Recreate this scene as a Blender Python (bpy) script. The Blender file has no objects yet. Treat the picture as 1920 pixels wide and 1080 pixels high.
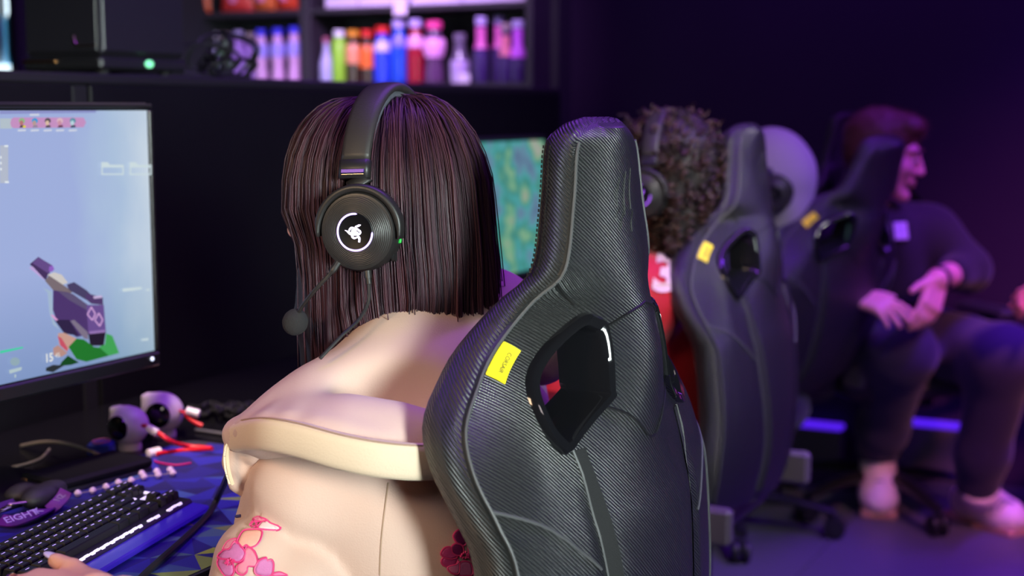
import bpy, math, random
import numpy as np
from mathutils import Vector, Matrix, geometry
random.seed(7)
RNG = np.random.default_rng(7)
SC = bpy.context.scene
COL = SC.collection

# ------------------------------------------------------------------ camera
H = 1.28
YAW = math.radians(26.7)
PITCH = math.radians(7.16)
FPX = 2667.0
cam_d = bpy.data.cameras.new('camera')
cam_d.sensor_width = 36.0
cam_d.lens = 50.0
cam_d.clip_start = 0.05
cam_d.dof.use_dof = True
cam_d.dof.focus_distance = 1.62
cam_d.dof.aperture_fstop = 3.3
cam = bpy.data.objects.new('camera', cam_d)
COL.objects.link(cam)
cam.location = (0, 0, H)
cam.rotation_euler = (math.pi / 2 - PITCH, 0, YAW)
SC.camera = cam

# ------------------------------------------------------------------ world and exposure
w = bpy.data.worlds.new('world')
SC.world = w
w.use_nodes = True
w.node_tree.nodes['Background'].inputs[0].default_value = (0.10, 0.07, 0.22, 1)
w.node_tree.nodes['Background'].inputs[1].default_value = 0.01
SC.view_settings.view_transform = 'Standard'
SC.view_settings.look = 'None'
SC.view_settings.gamma = 1.0
SC.view_settings.use_curve_mapping = False
SC.view_settings.exposure = 0.0
SC.cycles.use_denoising = True
SC.cycles.sample_clamp_indirect = 4.0
SC.cycles.max_bounces = 8


def area_light(name, loc, target, sx, sy, energy, color, spread=180):
    d = bpy.data.lights.new(name, 'AREA')
    d.shape = 'RECTANGLE'
    d.size, d.size_y = sx, sy
    d.energy = energy
    d.color = color
    d.spread = math.radians(spread)
    o = bpy.data.objects.new(name, d)
    COL.objects.link(o)
    o.location = loc
    v = Vector(target) - Vector(loc)
    o.rotation_euler = v.to_track_quat('-Z', 'Y').to_euler()
    return o


# warm wall lamp and white ceiling lamp over the near seats, cool side light in an added window, violet LED tubes over the
# desks and the gangway, a pink spot on the far seats, a lamp over the drinks shelf
area_light('wall_lamp_warm', (-1.22, 0.10, 1.62), (-1.15, 1.5, 0.95), 0.4, 0.3, 2.2, (1.0, 0.68, 0.42), 75)
area_light('ceiling_lamp_white', (-0.1, -0.75, 2.1), (-0.8, 1.5, 0.8), 0.5, 0.5, 0.5, (1.0, 0.86, 0.86), 50)
area_light('window_daylight', (2.5, -0.55, 1.5), (-0.6, 1.35, 1.08), 0.8, 1.3, 14, (0.86, 1.0, 0.97), 32)  # added for the sheen on the near chair; no window is seen
area_light('ceiling_lamp_row', (0.5, 1.9, 2.5), (-0.95, 3.0, 1.0), 0.3, 0.3, 3.0, (1.0, 0.96, 0.92), 40)
area_light('led_tube_violet', (-0.75, 2.35, 2.6), (-0.85, 2.0, 0.0), 0.1, 2.4, 32, (0.34, 0.06, 1.0))
area_light('ceiling_lamp_desk', (-1.25, 1.25, 2.5), (-1.58, 1.85, 0.8), 0.2, 0.2, 2.6, (1.0, 0.80, 0.64), 34)  # added fill to brighten webcams and desk; no lamp known there
area_light('led_tube_violet_gangway', (0.30, 3.75, 2.65), (0.30, 3.75, 0.0), 0.1, 1.8, 60, (0.21, 0.03, 1.0), 100)
area_light('led_tube_violet_wall', (-0.3, 4.55, 2.68), (-0.3, 4.95, 0.6), 3.6, 0.06, 22, (0.32, 0.04, 1.0))  # added to wash the back wall violet; no such tube seen
area_light('ceiling_lamp_pink', (1.0, 2.2, 2.5), (0.1, 4.2, 0.9), 0.3, 0.3, 7, (1.0, 0.30, 0.50), 36)
area_light('shelf_lamp', (-2.35, 3.8, 2.2), (-2.95, 4.75, 1.5), 0.8, 0.2, 5.2, (0.75, 0.50, 1.0), 60)

# ------------------------------------------------------------------ helpers
RV = np.array([math.cos(YAW), math.sin(YAW), 0.0])
FV = np.array([-math.sin(YAW) * math.cos(PITCH), math.cos(YAW) * math.cos(PITCH), -math.sin(PITCH)])
UV = np.cross(RV, FV)


def P(px, py, Z):
    """the world point that stands Z metres deep where the photograph shows (px, py)"""
    return np.array([0, 0, H]) + FV * Z + RV * ((px - 960) / FPX * Z) - UV * ((py - 540) / FPX * Z)


def onz(px, py, z):
    """where the level plane at height z is seen at (px, py)"""
    d = FV + RV * ((px - 960) / FPX) - UV * ((py - 540) / FPX)
    return np.array([0, 0, H]) + d * ((z - H) / d[2])


def onx(px, py, X):
    d = FV + RV * ((px - 960) / FPX) - UV * ((py - 540) / FPX)
    return np.array([0, 0, H]) + d * (X / d[0])


def ony(px, py, Y):
    d = FV + RV * ((px - 960) / FPX) - UV * ((py - 540) / FPX)
    return np.array([0, 0, H]) + d * (Y / d[1])


def norm(v):
    v = np.asarray(v, float)
    return v / (np.linalg.norm(v) + 1e-12)


def srgb(r, g, b):
    f = lambda c: (c / 255 / 12.92) if c / 255 <= 0.04045 else ((c / 255 + 0.055) / 1.055) ** 2.4
    return (f(r), f(g), f(b), 1.0)


class NT:
    def __init__(self, m):
        self.t = m.node_tree
        self.b = self.t.nodes['Principled BSDF']

    def n(self, typ, **kw):
        x = self.t.nodes.new(typ)
        for k, v in kw.items():
            if k.startswith('i_'):
                key = k[2:]
                key = int(key) if key.isdigit() else key
                x.inputs[key].default_value = v
            else:
                setattr(x, k, v)
        return x

    def l(self, a, b):
        self.t.links.new(a, b)

    def math(self, op, a, b=None, c=None):
        x = self.t.nodes.new('ShaderNodeMath')
        x.operation = op
        for i, v in enumerate((a, b, c)):
            if v is None:
                continue
            if isinstance(v, (int, float)):
                x.inputs[i].default_value = v
            else:
                self.l(v, x.inputs[i])
        return x.outputs[0]


MATS = {}


def mat(name, col, rough=0.5, metal=0.0, noise=0.0, nscale=30.0, bump=0.0, bscale=120.0, emit=None, estr=0.0, spec=0.5,
        trans=0.0, alpha=None, sheen=0.0, coat=0.0, sss=0.0):
    if name in MATS:
        return MATS[name]
    m = bpy.data.materials.new(name)
    m.use_nodes = True
    N = NT(m)
    b = N.b
    if len(col) == 3:
        col = (*col, 1)
    b.inputs['Base Color'].default_value = col
    b.inputs['Roughness'].default_value = rough
    b.inputs['Metallic'].default_value = metal
    b.inputs['Specular IOR Level'].default_value = spec
    b.inputs['Transmission Weight'].default_value = trans
    b.inputs['Sheen Weight'].default_value = sheen
    b.inputs['Coat Weight'].default_value = coat
    if sss:
        b.inputs['Subsurface Weight'].default_value = sss
        b.inputs['Subsurface Radius'].default_value = (0.01, 0.004, 0.002)
        b.inputs['Subsurface Scale'].default_value = 1.0
    if emit is not None:
        b.inputs['Emission Color'].default_value = emit if len(emit) == 4 else (*emit, 1)
        b.inputs['Emission Strength'].default_value = estr
    tc = None
    if noise or bump:
        tc = N.n('ShaderNodeTexCoord')
    if noise:
        nz = N.n('ShaderNodeTexNoise', i_Scale=nscale, i_Detail=4.0)
        N.l(tc.outputs['Object'], nz.inputs['Vector'])
        mx = N.n('ShaderNodeMix', data_type='RGBA', blend_type='MIX')
        mx.inputs[6].default_value = tuple(c * (1 - noise) for c in col[:3]) + (1,)
        mx.inputs[7].default_value = tuple(min(1, c * (1 + noise)) for c in col[:3]) + (1,)
        N.l(nz.outputs[0], mx.inputs[0])
        N.l(mx.outputs[2], b.inputs['Base Color'])
    if bump:
        nz = N.n('ShaderNodeTexNoise', i_Scale=bscale, i_Detail=5.0)
        N.l(tc.outputs['Object'], nz.inputs['Vector'])
        bp = N.n('ShaderNodeBump', i_Strength=bump, i_Distance=0.002)
        N.l(nz.outputs[0], bp.inputs['Height'])
        N.l(bp.outputs[0], b.inputs['Normal'])
    MATS[name] = m
    return m


def make_mesh(name, V, F, m, smooth=True, sharp=None):
    me = bpy.data.meshes.new(name)
    V = np.asarray(V, dtype=np.float64)
    if isinstance(F, np.ndarray):
        nv = F.shape[1]
        me.vertices.add(len(V))
        me.vertices.foreach_set('co', V.ravel())
        me.loops.add(F.size)
        me.polygons.add(len(F))
        me.polygons.foreach_set('loop_start', np.arange(0, F.size, nv, dtype=np.int32))
        me.loops.foreach_set('vertex_index', F.ravel().astype(np.int32))
        me.update(calc_edges=True)
        me.validate()
    else:
        me.from_pydata([tuple(v) for v in V], [], [tuple(int(i) for i in f) for f in F])
        me.validate()
        me.update()
    if smooth:
        me.polygons.foreach_set('use_smooth', np.ones(len(me.polygons), dtype=bool))
        if sharp is not None:
            me.set_sharp_from_angle(angle=math.radians(sharp))
    ms = m if isinstance(m, (list, tuple)) else [m]
    for x in ms:
        me.materials.append(x)
    return me


class MB:
    """collects pieces, then links them as ONE mesh object"""

    def __init__(self):
        self.V, self.F, self.M = [], [], []

    def add(self, V, F, mi=0):
        o = len(self.V)
        self.V += [tuple(map(float, v)) for v in V]
        self.F += [tuple(int(i) + o for i in f) for f in F]
        self.M += [mi] * len(F)
        return self

    def box(self, c, s, R=None, bev=0.0, mi=0):
        """a box of size s about c, R = 3x3 axes in columns, edges chamfered by bev"""
        c = np.asarray(c, float)
        hx, hy, hz = [x / 2 for x in s]
        bev = min(bev, hx * .95, hy * .95, hz * .95)
        if bev <= 0:
            V = np.array([[x, y, z] for x in (-hx, hx) for y in (-hy, hy) for z in (-hz, hz)])
            F = [(0, 1, 3, 2), (4, 6, 7, 5), (0, 4, 5, 1), (2, 3, 7, 6), (0, 2, 6, 4), (1, 5, 7, 3)]
        else:
            V, idx = [], {}
            for sx in (-1, 1):
                for sy in (-1, 1):
                    for sz in (-1, 1):
                        for a in range(3):
                            v = [sx * (hx - bev), sy * (hy - bev), sz * (hz - bev)]
                            v[a] = (sx * hx, sy * hy, sz * hz)[a]
                            idx[(sx, sy, sz, a)] = len(V)
                            V.append(v)
            F = []
            for a in range(3):
                for s_ in (-1, 1):
                    q = []
                    for (p, r) in ((-1, -1), (1, -1), (1, 1), (-1, 1)):
                        k = [0, 0, 0]
                        k[a] = s_
                        k[(a + 1) % 3] = p
                        k[(a + 2) % 3] = r
                        q.append(idx[(*k, a)])
                    F.append(q if s_ > 0 else q[::-1])
            for a in range(3):
                b_, c_ = (a + 1) % 3, (a + 2) % 3
                for p in (-1, 1):
                    for r in (-1, 1):
                        k0, k1 = [0, 0, 0], [0, 0, 0]
                        k0[b_] = k1[b_] = p
                        k0[c_] = k1[c_] = r
                        k0[a], k1[a] = -1, 1
                        q = [idx[(*k0, b_)], idx[(*k1, b_)], idx[(*k1, c_)], idx[(*k0, c_)]]
                        F.append(q if p * r > 0 else q[::-1])
            for sx in (-1, 1):
                for sy in (-1, 1):
                    for sz in (-1, 1):
                        q = [idx[(sx, sy, sz, a)] for a in range(3)]
                        F.append(q if sx * sy * sz > 0 else q[::-1])
            V = np.array(V)
        if R is not None:
            V = V @ np.asarray(R, float).T
        return self.add(V + c, F, mi)

    def tube(self, pts, r, n=8, cap=True, closed=False, flat=1.0, ref=None, mi=0):
        pts = np.asarray(pts, float)
        k = len(pts)
        rs = np.full(k, r) if np.isscalar(r) else np.asarray(r, float)
        T = np.gradient(pts, axis=0) if not closed else (np.roll(pts, -1, 0) - np.roll(pts, 1, 0))
        T /= (np.linalg.norm(T, axis=1, keepdims=True) + 1e-12)
        u = np.asarray(ref, float) if ref is not None else (np.array([0, 0, 1.0]) if abs(T[0][2]) < .9 else np.array([1.0, 0, 0]))
        V = []
        for i in range(k):
            if ref is not None:
                u = np.asarray(ref, float)
            u = u - T[i] * np.dot(u, T[i])
            u /= (np.linalg.norm(u) + 1e-12)
            v = np.cross(T[i], u)
            for j in range(n):
                a = 2 * math.pi * j / n
                V.append(pts[i] + rs[i] * (math.cos(a) * u * flat + math.sin(a) * v))
        F = []
        for i in range(k if closed else k - 1):
            i2 = (i + 1) % k
            for j in range(n):
                j2 = (j + 1) % n
                F.append((i * n + j, i * n + j2, i2 * n + j2, i2 * n + j))
        if cap and not closed:
            F.append(tuple(range(n))[::-1])
            F.append(tuple((k - 1) * n + j for j in range(n)))
        return self.add(V, F, mi)

    def lathe(self, prof, c=(0, 0, 0), R=None, n=24, mi=0, cap=True):
        """prof: (r, h) pairs from bottom to top about the local z axis"""
        V, F = [], []
        k = len(prof)
        for (r, h) in prof:
            for j in range(n):
                a = 2 * math.pi * j / n
                V.append((r * math.cos(a), r * math.sin(a), h))
        for i in range(k - 1):
            for j in range(n):
                j2 = (j + 1) % n
                F.append((i * n + j, i * n + j2, (i + 1) * n + j2, (i + 1) * n + j))
        if cap:
            F.append(tuple(range(n))[::-1])
            F.append(tuple((k - 1) * n + j for j in range(n)))
        V = np.array(V)
        if R is not None:
            V = V @ np.asarray(R, float).T
        return self.add(V + np.asarray(c, float), F, mi)

    def prism(self, poly, o, ex, ey, en, d, mi=0):
        """a 2D outline extruded by d along en (front face at o + en*d)"""
        o, ex, ey, en = [np.asarray(x, float) for x in (o, ex, ey, en)]
        n = len(poly)
        a = [o + ex * p[0] + ey * p[1] for p in poly]
        V = a + [v + en * d for v in a]
        F = [tuple(range(n))[::-1], tuple(range(n, 2 * n))]
        F += [(i, (i + 1) % n, (i + 1) % n + n, i + n) for i in range(n)]
        return self.add(V, F, mi)

    def build(self, name, m, parent=None, base=None, smooth=True, sharp=35):
        V = np.array(self.V)
        if base is not None:
            V = V - np.asarray(base)
        me = make_mesh(name, V, self.F, m, smooth, sharp)
        if max(self.M, default=0) > 0:
            me.polygons.foreach_set('material_index', self.M)
        o = bpy.data.objects.new(name, me)
        COL.objects.link(o)
        if parent is not None:
            o.parent = parent
        elif base is not None:
            o.location = tuple(base)
        return o


def obj(name, V, F, m, parent=None, base=None, smooth=True, sharp=None):
    V = np.asarray(V, float)
    if base is not None:
        V = V - np.asarray(base)
    o = bpy.data.objects.new(name, make_mesh(name, V, F, m, smooth, sharp))
    COL.objects.link(o)
    if parent is not None:
        o.parent = parent
    elif base is not None:
        o.location = tuple(base)
    return o


def tag(o, label=None, cat=None, group=None, kind=None):
    if label:
        o['label'] = label
    if cat:
        o['category'] = cat
    if group:
        o['group'] = group
    if kind:
        o['kind'] = kind
    return o


def empty(name, loc, label, cat, group=None, rz=0.0):
    o = bpy.data.objects.new(name, None)
    o.empty_display_size = 0.1
    COL.objects.link(o)
    o.location = tuple(float(x) for x in loc)
    o.rotation_euler = (0, 0, rz)
    tag(o, label, cat, group)
    return o


def dup(root, loc, rot, label, group=None):
    r = root.copy()
    COL.objects.link(r)
    r.location = tuple(float(x) for x in loc)
    r.rotation_euler = rot
    tag(r, label, None, group)
    for ch in list(root.children):
        c = ch.copy()
        COL.objects.link(c)
        c.parent = r
        for g in list(ch.children):
            d = g.copy()
            COL.objects.link(d)
            d.parent = c
    return r


def catmull(pts, n=8, closed=False):
    pts = np.asarray(pts, float)
    k = len(pts)
    out = []
    for i in range(k if closed else k - 1):
        if closed:
            p0, p1, p2, p3 = pts[(i - 1) % k], pts[i], pts[(i + 1) % k], pts[(i + 2) % k]
        else:
            p0, p1, p2, p3 = pts[max(i - 1, 0)], pts[i], pts[i + 1], pts[min(i + 2, k - 1)]
        for j in range(n):
            t = j / n
            out.append(.5 * ((2 * p1) + (-p0 + p2) * t + (2 * p0 - 5 * p1 + 4 * p2 - p3) * t * t + (-p0 + 3 * p1 - 3 * p2 + p3) * t ** 3))
    if not closed:
        out.append(pts[-1])
    return np.array(out)


def text_mesh(name, s, size, o, ex, ey, m, parent=None, base=None, extrude=0.0004, bold=0.0, align='CENTER'):
    cu = bpy.data.curves.new(name, 'FONT')
    cu.body = s
    cu.size = size
    cu.extrude = extrude
    cu.offset = bold
    cu.align_x = align
    cu.align_y = 'CENTER'
    cu.resolution_u = 3
    t = bpy.data.objects.new(name, cu)
    COL.objects.link(t)
    dg = bpy.context.evaluated_depsgraph_get()
    me = bpy.data.meshes.new_from_object(t.evaluated_get(dg))
    bpy.data.objects.remove(t)
    ex, ey = norm(ex), norm(ey)
    en = np.cross(ex, ey)
    co = np.zeros(len(me.vertices) * 3)
    me.vertices.foreach_get('co', co)
    co = co.reshape(-1, 3)
    W = np.asarray(o, float) + co[:, :1] * ex + co[:, 1:2] * ey + co[:, 2:] * en
    if base is not None:
        W = W - np.asarray(base)
    me.vertices.foreach_set('co', W.ravel())
    me.materials.clear()
    me.materials.append(m)
    me.update()
    me.name = name
    ob = bpy.data.objects.new(name, me)
    COL.objects.link(ob)
    if parent is not None:
        ob.parent = parent
    return ob


# ------------------------------------------------------------------ rounded organic shapes: blended distance fields, meshed by surface nets
def smin(a, b, k):
    if k <= 0:
        return np.minimum(a, b)
    h = np.clip(.5 + .5 * (b - a) / k, 0, 1)
    return b * (1 - h) + a * h - k * h * (1 - h)


class Blob:
    def __init__(self, k=0.02):
        self.k = k
        self.items = []

    def cone(self, a, b, ra, rb=None, k=None, sub=False, flat=None):
        self.items.append(('c', np.asarray(a, float), np.asarray(b, float), ra, ra if rb is None else rb, self.k if k is None else k, sub, flat))
        return self

    def chain(self, pts, rs, k=None):
        for i in range(len(pts) - 1):
            self.cone(pts[i], pts[i + 1], rs[i], rs[i + 1], k)
        return self

    def ell(self, c, r, R=None, k=None, sub=False):
        self.items.append(('e', np.asarray(c, float), np.asarray(r, float), None if R is None else np.asarray(R, float), None, self.k if k is None else k, sub, None))
        return self

    def box(self, c, h, R=None, rnd=0.01, k=None, sub=False):
        self.items.append(('b', np.asarray(c, float), np.asarray(h, float), None if R is None else np.asarray(R, float), rnd, self.k if k is None else k, sub, None))
        return self

    def cut(self, p, n, k=0.01):
        """keeps what lies behind the plane through p with outward normal n"""
        self.items.append(('p', np.asarray(p, float), norm(n), None, None, k, False, None))
        return self

    def _d(self, it, X):
        t = it[0]
        if t == 'c':
            a, b, ra, rb = it[1:5]
            ba = b - a
            h = np.clip(((X - a) @ ba) / (ba @ ba + 1e-12), 0, 1)
            q = X - a - h[:, None] * ba
            fl = it[7]
            if fl is not None:
                q = q + np.outer(q @ fl[0], fl[0]) * (fl[1] - 1)
            return np.linalg.norm(q, axis=1) - (ra + (rb - ra) * h)
        if t == 'e':
            q = X - it[1]
            if it[3] is not None:
                q = q @ it[3]
            r = it[2]
            k0 = np.linalg.norm(q / r, axis=1)
            k1 = np.linalg.norm(q / (r * r), axis=1) + 1e-9
            return np.where(k0 < .3, (k0 - 1) * r.min(), k0 * (k0 - 1) / k1)
        if t == 'b':
            q = X - it[1]
            if it[3] is not None:
                q = q @ it[3]
            q = np.abs(q) - (it[2] - it[4])
            return np.linalg.norm(np.maximum(q, 0), axis=1) + np.minimum(q.max(1), 0) - it[4]
        if t == 'p':
            return (X - it[1]) @ it[2]

    def __call__(self, X):
        d = None
        for it in self.items:
            v = self._d(it, X)
            if d is None:
                d = v
            elif it[0] == 'p':
                d = -smin(-d, -v, it[5])
            elif it[6]:
                d = -smin(-d, v, it[5])
            else:
                d = smin(d, v, it[5])
        return d

    def bounds(self, pad):
        lo, hi = np.full(3, 1e9), np.full(3, -1e9)
        for it in self.items:
            if it[6] or it[0] == 'p':
                continue
            if it[0] == 'c':
                for p, r in ((it[1], it[3]), (it[2], it[4])):
                    lo, hi = np.minimum(lo, p - r), np.maximum(hi, p + r)
            else:
                r = np.max(it[2]) * (1 if it[0] == 'e' else 1.74)
                lo, hi = np.minimum(lo, it[1] - r), np.maximum(hi, it[1] + r)
        return lo - pad, hi + pad


CORN = np.array([[i, j, k] for i in (0, 1) for j in (0, 1) for k in (0, 1)])
EDGES = [(a, b) for a in range(8) for b in range(a + 1, 8) if np.abs(CORN[a] - CORN[b]).sum() == 1]


def nets(f, h, pad=None, lo=None, hi=None, disp=None):
    """surface nets of the field f on a grid of step h; only blocks near the surface are sampled"""
    if lo is None:
        lo, hi = f.bounds(4 * h if pad is None else pad)
    g = (lambda X: f(X) + disp(X)) if disp is not None else f
    B = 8
    nb = np.ceil((hi - lo) / (h * B)).astype(int) + 1
    n = nb * B
    ib = np.stack(np.meshgrid(*[np.arange(x) for x in nb], indexing='ij'), -1).reshape(-1, 3)
    cen = lo + (ib * B + B / 2) * h
    dc = g(cen)
    act = np.abs(dc) < h * B * 1.35
    VOL = np.repeat(np.repeat(np.repeat(np.where(dc < 0, -1.0, 1.0).reshape(nb).astype(np.float32), B, 0), B, 1), B, 2)
    off = np.stack(np.meshgrid(*[np.arange(B)] * 3, indexing='ij'), -1).reshape(-1, 3)
    bi = ib[act]
    for s in range(0, len(bi), 400):
        gi = (bi[s:s + 400, None, :] * B + off[None]).reshape(-1, 3)
        VOL[gi[:, 0], gi[:, 1], gi[:, 2]] = g(lo + gi * h)
    S = VOL < 0
    cnt = np.zeros(np.array(S.shape) - 1, dtype=np.int8)
    for c in CORN:
        cnt += S[c[0]:S.shape[0] - 1 + c[0], c[1]:S.shape[1] - 1 + c[1], c[2]:S.shape[2] - 1 + c[2]]
    cells = np.argwhere((cnt > 0) & (cnt < 8))
    vals = np.stack([VOL[cells[:, 0] + c[0], cells[:, 1] + c[1], cells[:, 2] + c[2]] for c in CORN], 1)
    acc = np.zeros((len(cells), 3))
    num = np.zeros(len(cells))
    for a, b in EDGES:
        va, vb = vals[:, a], vals[:, b]
        m = (va < 0) != (vb < 0)
        t = np.where(m, va / np.where(m, va - vb, 1), 0)
        acc += np.where(m[:, None], CORN[a] + t[:, None] * (CORN[b] - CORN[a]), 0)
        num += m
    V = lo + (cells + acc / num[:, None]) * h
    ID = np.full(cnt.shape, -1, dtype=np.int32)
    ID[cells[:, 0], cells[:, 1], cells[:, 2]] = np.arange(len(cells))
    Q = []
    for ax in range(3):
        u, v = (ax + 1) % 3, (ax + 2) % 3
        sl0 = [slice(1, -1)] * 3
        sl1 = [slice(1, -1)] * 3
        sl0[ax] = slice(0, S.shape[ax] - 1)
        sl1[ax] = slice(1, S.shape[ax])
        A, Bm = S[tuple(sl0)], S[tuple(sl1)]
        for flip, m in ((False, A & ~Bm), (True, ~A & Bm)):
            p = np.argwhere(m)
            if not len(p):
                continue
            o = np.ones(3, int)
            o[ax] = 0
            p = p + o
            q = []
            for du, dv in ((-1, -1), (0, -1), (0, 0), (-1, 0)):
                r = p.copy()
                r[:, u] += du
                r[:, v] += dv
                q.append(ID[r[:, 0], r[:, 1], r[:, 2]])
            q = np.stack(q, 1)
            if flip:
                q = q[:, ::-1]
            Q.append(q[(q >= 0).all(1)])
    return V, np.concatenate(Q)


def blob(name, f, h, m, parent=None, base=None, disp=None):
    V, F = nets(f, h, disp=disp)
    return obj(name, V, F, m, parent, base)


def snoise(X, seed, scale):
    """cheap smooth noise: a sum of sines"""
    r = np.random.default_rng(seed)
    s = 0
    for i in range(5):
        d = r.normal(size=3)
        d = d / np.linalg.norm(d) * scale * (0.7 + .35 * i)
        s = s + np.sin(X @ d + r.uniform(0, 6.28)) / (1 + .3 * i)
    return s / 3


def frame(f, up=(0, 0, 1)):
    """columns: forward, left, up"""
    f = norm(f)
    l = norm(np.cross(up, f))
    u = np.cross(f, l)
    return np.stack([f, l, u], 1)

# ================================================================== THE ROOM
WALL_Y = 5.0
M_wall = mat('dark_purple_wall', (0.024, 0.012, 0.036), 0.8, spec=.1, noise=.12, nscale=3, bump=.15, bscale=60)
M_side = mat('black_wall', (0.02, 0.02, 0.024), 0.8, bump=.1)
M_ceil = mat('black_ceiling', (0.015, 0.015, 0.018), 0.9)
M_black = mat('black_laminate', (0.005, 0.005, 0.006), 0.5, spec=.15, noise=.2, nscale=8)
M_blackm = mat('black_plastic', (0.012, 0.012, 0.013), 0.45, bump=.08, bscale=600)
M_gloss = mat('gloss_black', (0.008, 0.008, 0.01), 0.08, coat=.3)


def floor_mat():
    m = mat('vinyl_floor', (0.09, 0.09, 0.10), 0.5)
    N = NT(m)
    tc = N.n('ShaderNodeTexCoord')
    nz = N.n('ShaderNodeTexNoise', i_Scale=14.0, i_Detail=6.0)
    mp = N.n('ShaderNodeMapping')
    mp.inputs['Scale'].default_value = (1, 6, 1)
    N.l(tc.outputs['Object'], mp.inputs['Vector'])
    N.l(mp.outputs[0], nz.inputs['Vector'])
    cr = N.n('ShaderNodeValToRGB')
    cr.color_ramp.elements[0].color = (0.075, 0.075, 0.085, 1)
    cr.color_ramp.elements[1].color = (0.12, 0.12, 0.13, 1)
    N.l(nz.outputs[0], cr.inputs[0])
    N.l(cr.outputs[0], N.b.inputs['Base Color'])
    return m


def slab(name, lo, hi, m, kind='structure'):
    lo, hi = np.array(lo, float), np.array(hi, float)
    b = MB()
    c = (lo + hi) / 2
    b.box((0, 0, 0), hi - lo)
    o = b.build(name, m, smooth=False)
    o.location = tuple(c)
    tag(o, kind=kind)
    return o


X0, X1, Y0, Y1, ZC = -3.8, 2.6, -2.2, WALL_Y, 2.75
floor_o = slab('floor', (X0, Y0, -.1), (X1, Y1, 0), M_ceil)
slab('ceiling', (X0, Y0, ZC), (X1, Y1, ZC + .1), M_ceil)
slab('wall_back', (X0 - .1, Y1, 0), (X1 + .1, Y1 + .1, ZC), M_wall)
slab('wall_front', (X0 - .1, Y0 - .1, 0), (X1 + .1, Y0, ZC), M_side)
slab('wall_left', (X0 - .1, Y0, 0), (X0, Y1, ZC), M_side)
slab('wall_right', (X1, Y0, 0), (X1 + .1, Y1, ZC), M_side)

# unseen window, added in the right wall to house the cool side light
wn = empty('window_1', (X1 - .02, -.55, .75), None, None)
wn['kind'] = 'structure'
for c, sz in (((0, 0, .0), (.05, 1.2, .05)), ((0, 0, 1.4), (.05, 1.2, .05)), ((0, -.58, .7), (.05, .05, 1.4)), ((0, .58, .7), (.05, .05, 1.4)), ((0, 0, .7), (.04, .03, 1.36))):
    MB().box(c, sz, bev=.004).build('frame_bar', M_side, wn)
for y in (-.28, .28):
    MB().box((.012, y, .7), (.006, .52, 1.34)).build('pane', mat('window_pane', (.8, .9, .9), .1, emit=(.8, .95, .95), estr=1.0), wn)  # panes of the added window, given a glow

# floor tiles: 60 cm vinyl tiles with open joints where the photograph shows the floor
MF = floor_mat()
tile = MB().box((0, 0, 0), (.597, .597, .004), bev=.0012)
proto = None
for i in range(-3, 5):
    for j in range(2, 9):
        x, y = -.1 + i * .6, .2 + j * .6
        if y + .3 > Y1 or x + .3 > X1:
            continue
        if proto is None:
            proto = tile.build('tile', MF, smooth=False)
            t = proto
        else:
            t = proto.copy()
            COL.objects.link(t)
        t.parent = floor_o
        t.location = (x - floor_o.location.x, y - floor_o.location.y, .05 + .002)

# ------------------------------------------------------------------ low plinth with LED strips at the foot of the back wall
M_led = mat('violet_led', (0.1, 0.05, 0.3), 0.4, emit=(0.085, 0.012, 0.85), estr=1.0)
M_plinth = mat('plinth_board', (0.10, 0.085, 0.10), 0.5, noise=.1)
for k, (xa, xb) in enumerate(((1460, 1578), (1690, 1816))):
    a, b_ = ony(xa, 782, WALL_Y - .06), ony(xb, 806, WALL_Y - .06)
    zz = (a[2] + b_[2]) / 2
    root = empty('led_plinth', ((a[0] + b_[0]) / 2, WALL_Y - .03, 0),
                 ('low wall plinth with violet LED strip beside the chair base' if k == 0 else
                  'low wall plinth with violet LED strip between the man\'s shoes'), 'plinth', 'lit plinths along the back wall')
    L = b_[0] - a[0]
    MB().box((0, 0, (zz - .018) / 2), (L, .06, zz - .018), bev=.004).build('board', M_plinth, root)
    MB().box((0, -.005, zz - .008), (L, .05, .02), bev=.005).build('led_strip', M_led, root)

# ------------------------------------------------------------------ divider behind the desks
DX = -1.85
DTOP = onx(150, 137, DX)[2]
dv = empty('desk_divider', (DX - .25, 2.0, 0), 'long black divider cabinet standing behind the row of monitors', 'cabinet')
seam = onx(141, 160, DX)[1]
for a, b_ in ((-.6, seam - .022), (seam + .022, 3.98)):
    MB().box((.25, (a + b_) / 2 - 2.0, (DTOP - .02) / 2), (.03, b_ - a, DTOP - .02), bev=.003).build('panel', M_black, dv)
MB().box((.247, seam - 2.0, (DTOP - .02) / 2), (.03, .04, DTOP - .021), bev=.004).build('trim_strip', mat('trim_black', (.012, .012, .013), .6, spec=.15), dv)
MB().box((0, 1.69 - 2.0, DTOP - .01), (.53, 4.58, .02), bev=.004).build('top_board', M_blackm, dv)
MB().box((0, 3.965 - 2.0, (DTOP - .02) / 2), (.47, .03, DTOP - .02), bev=.003).build('end_panel', M_black, dv)
MB().box((-.235, 1.69 - 2.0, (DTOP - .02) / 2), (.03, 4.5, DTOP - .02), bev=.003).build('back_panel', M_black, dv)

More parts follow.
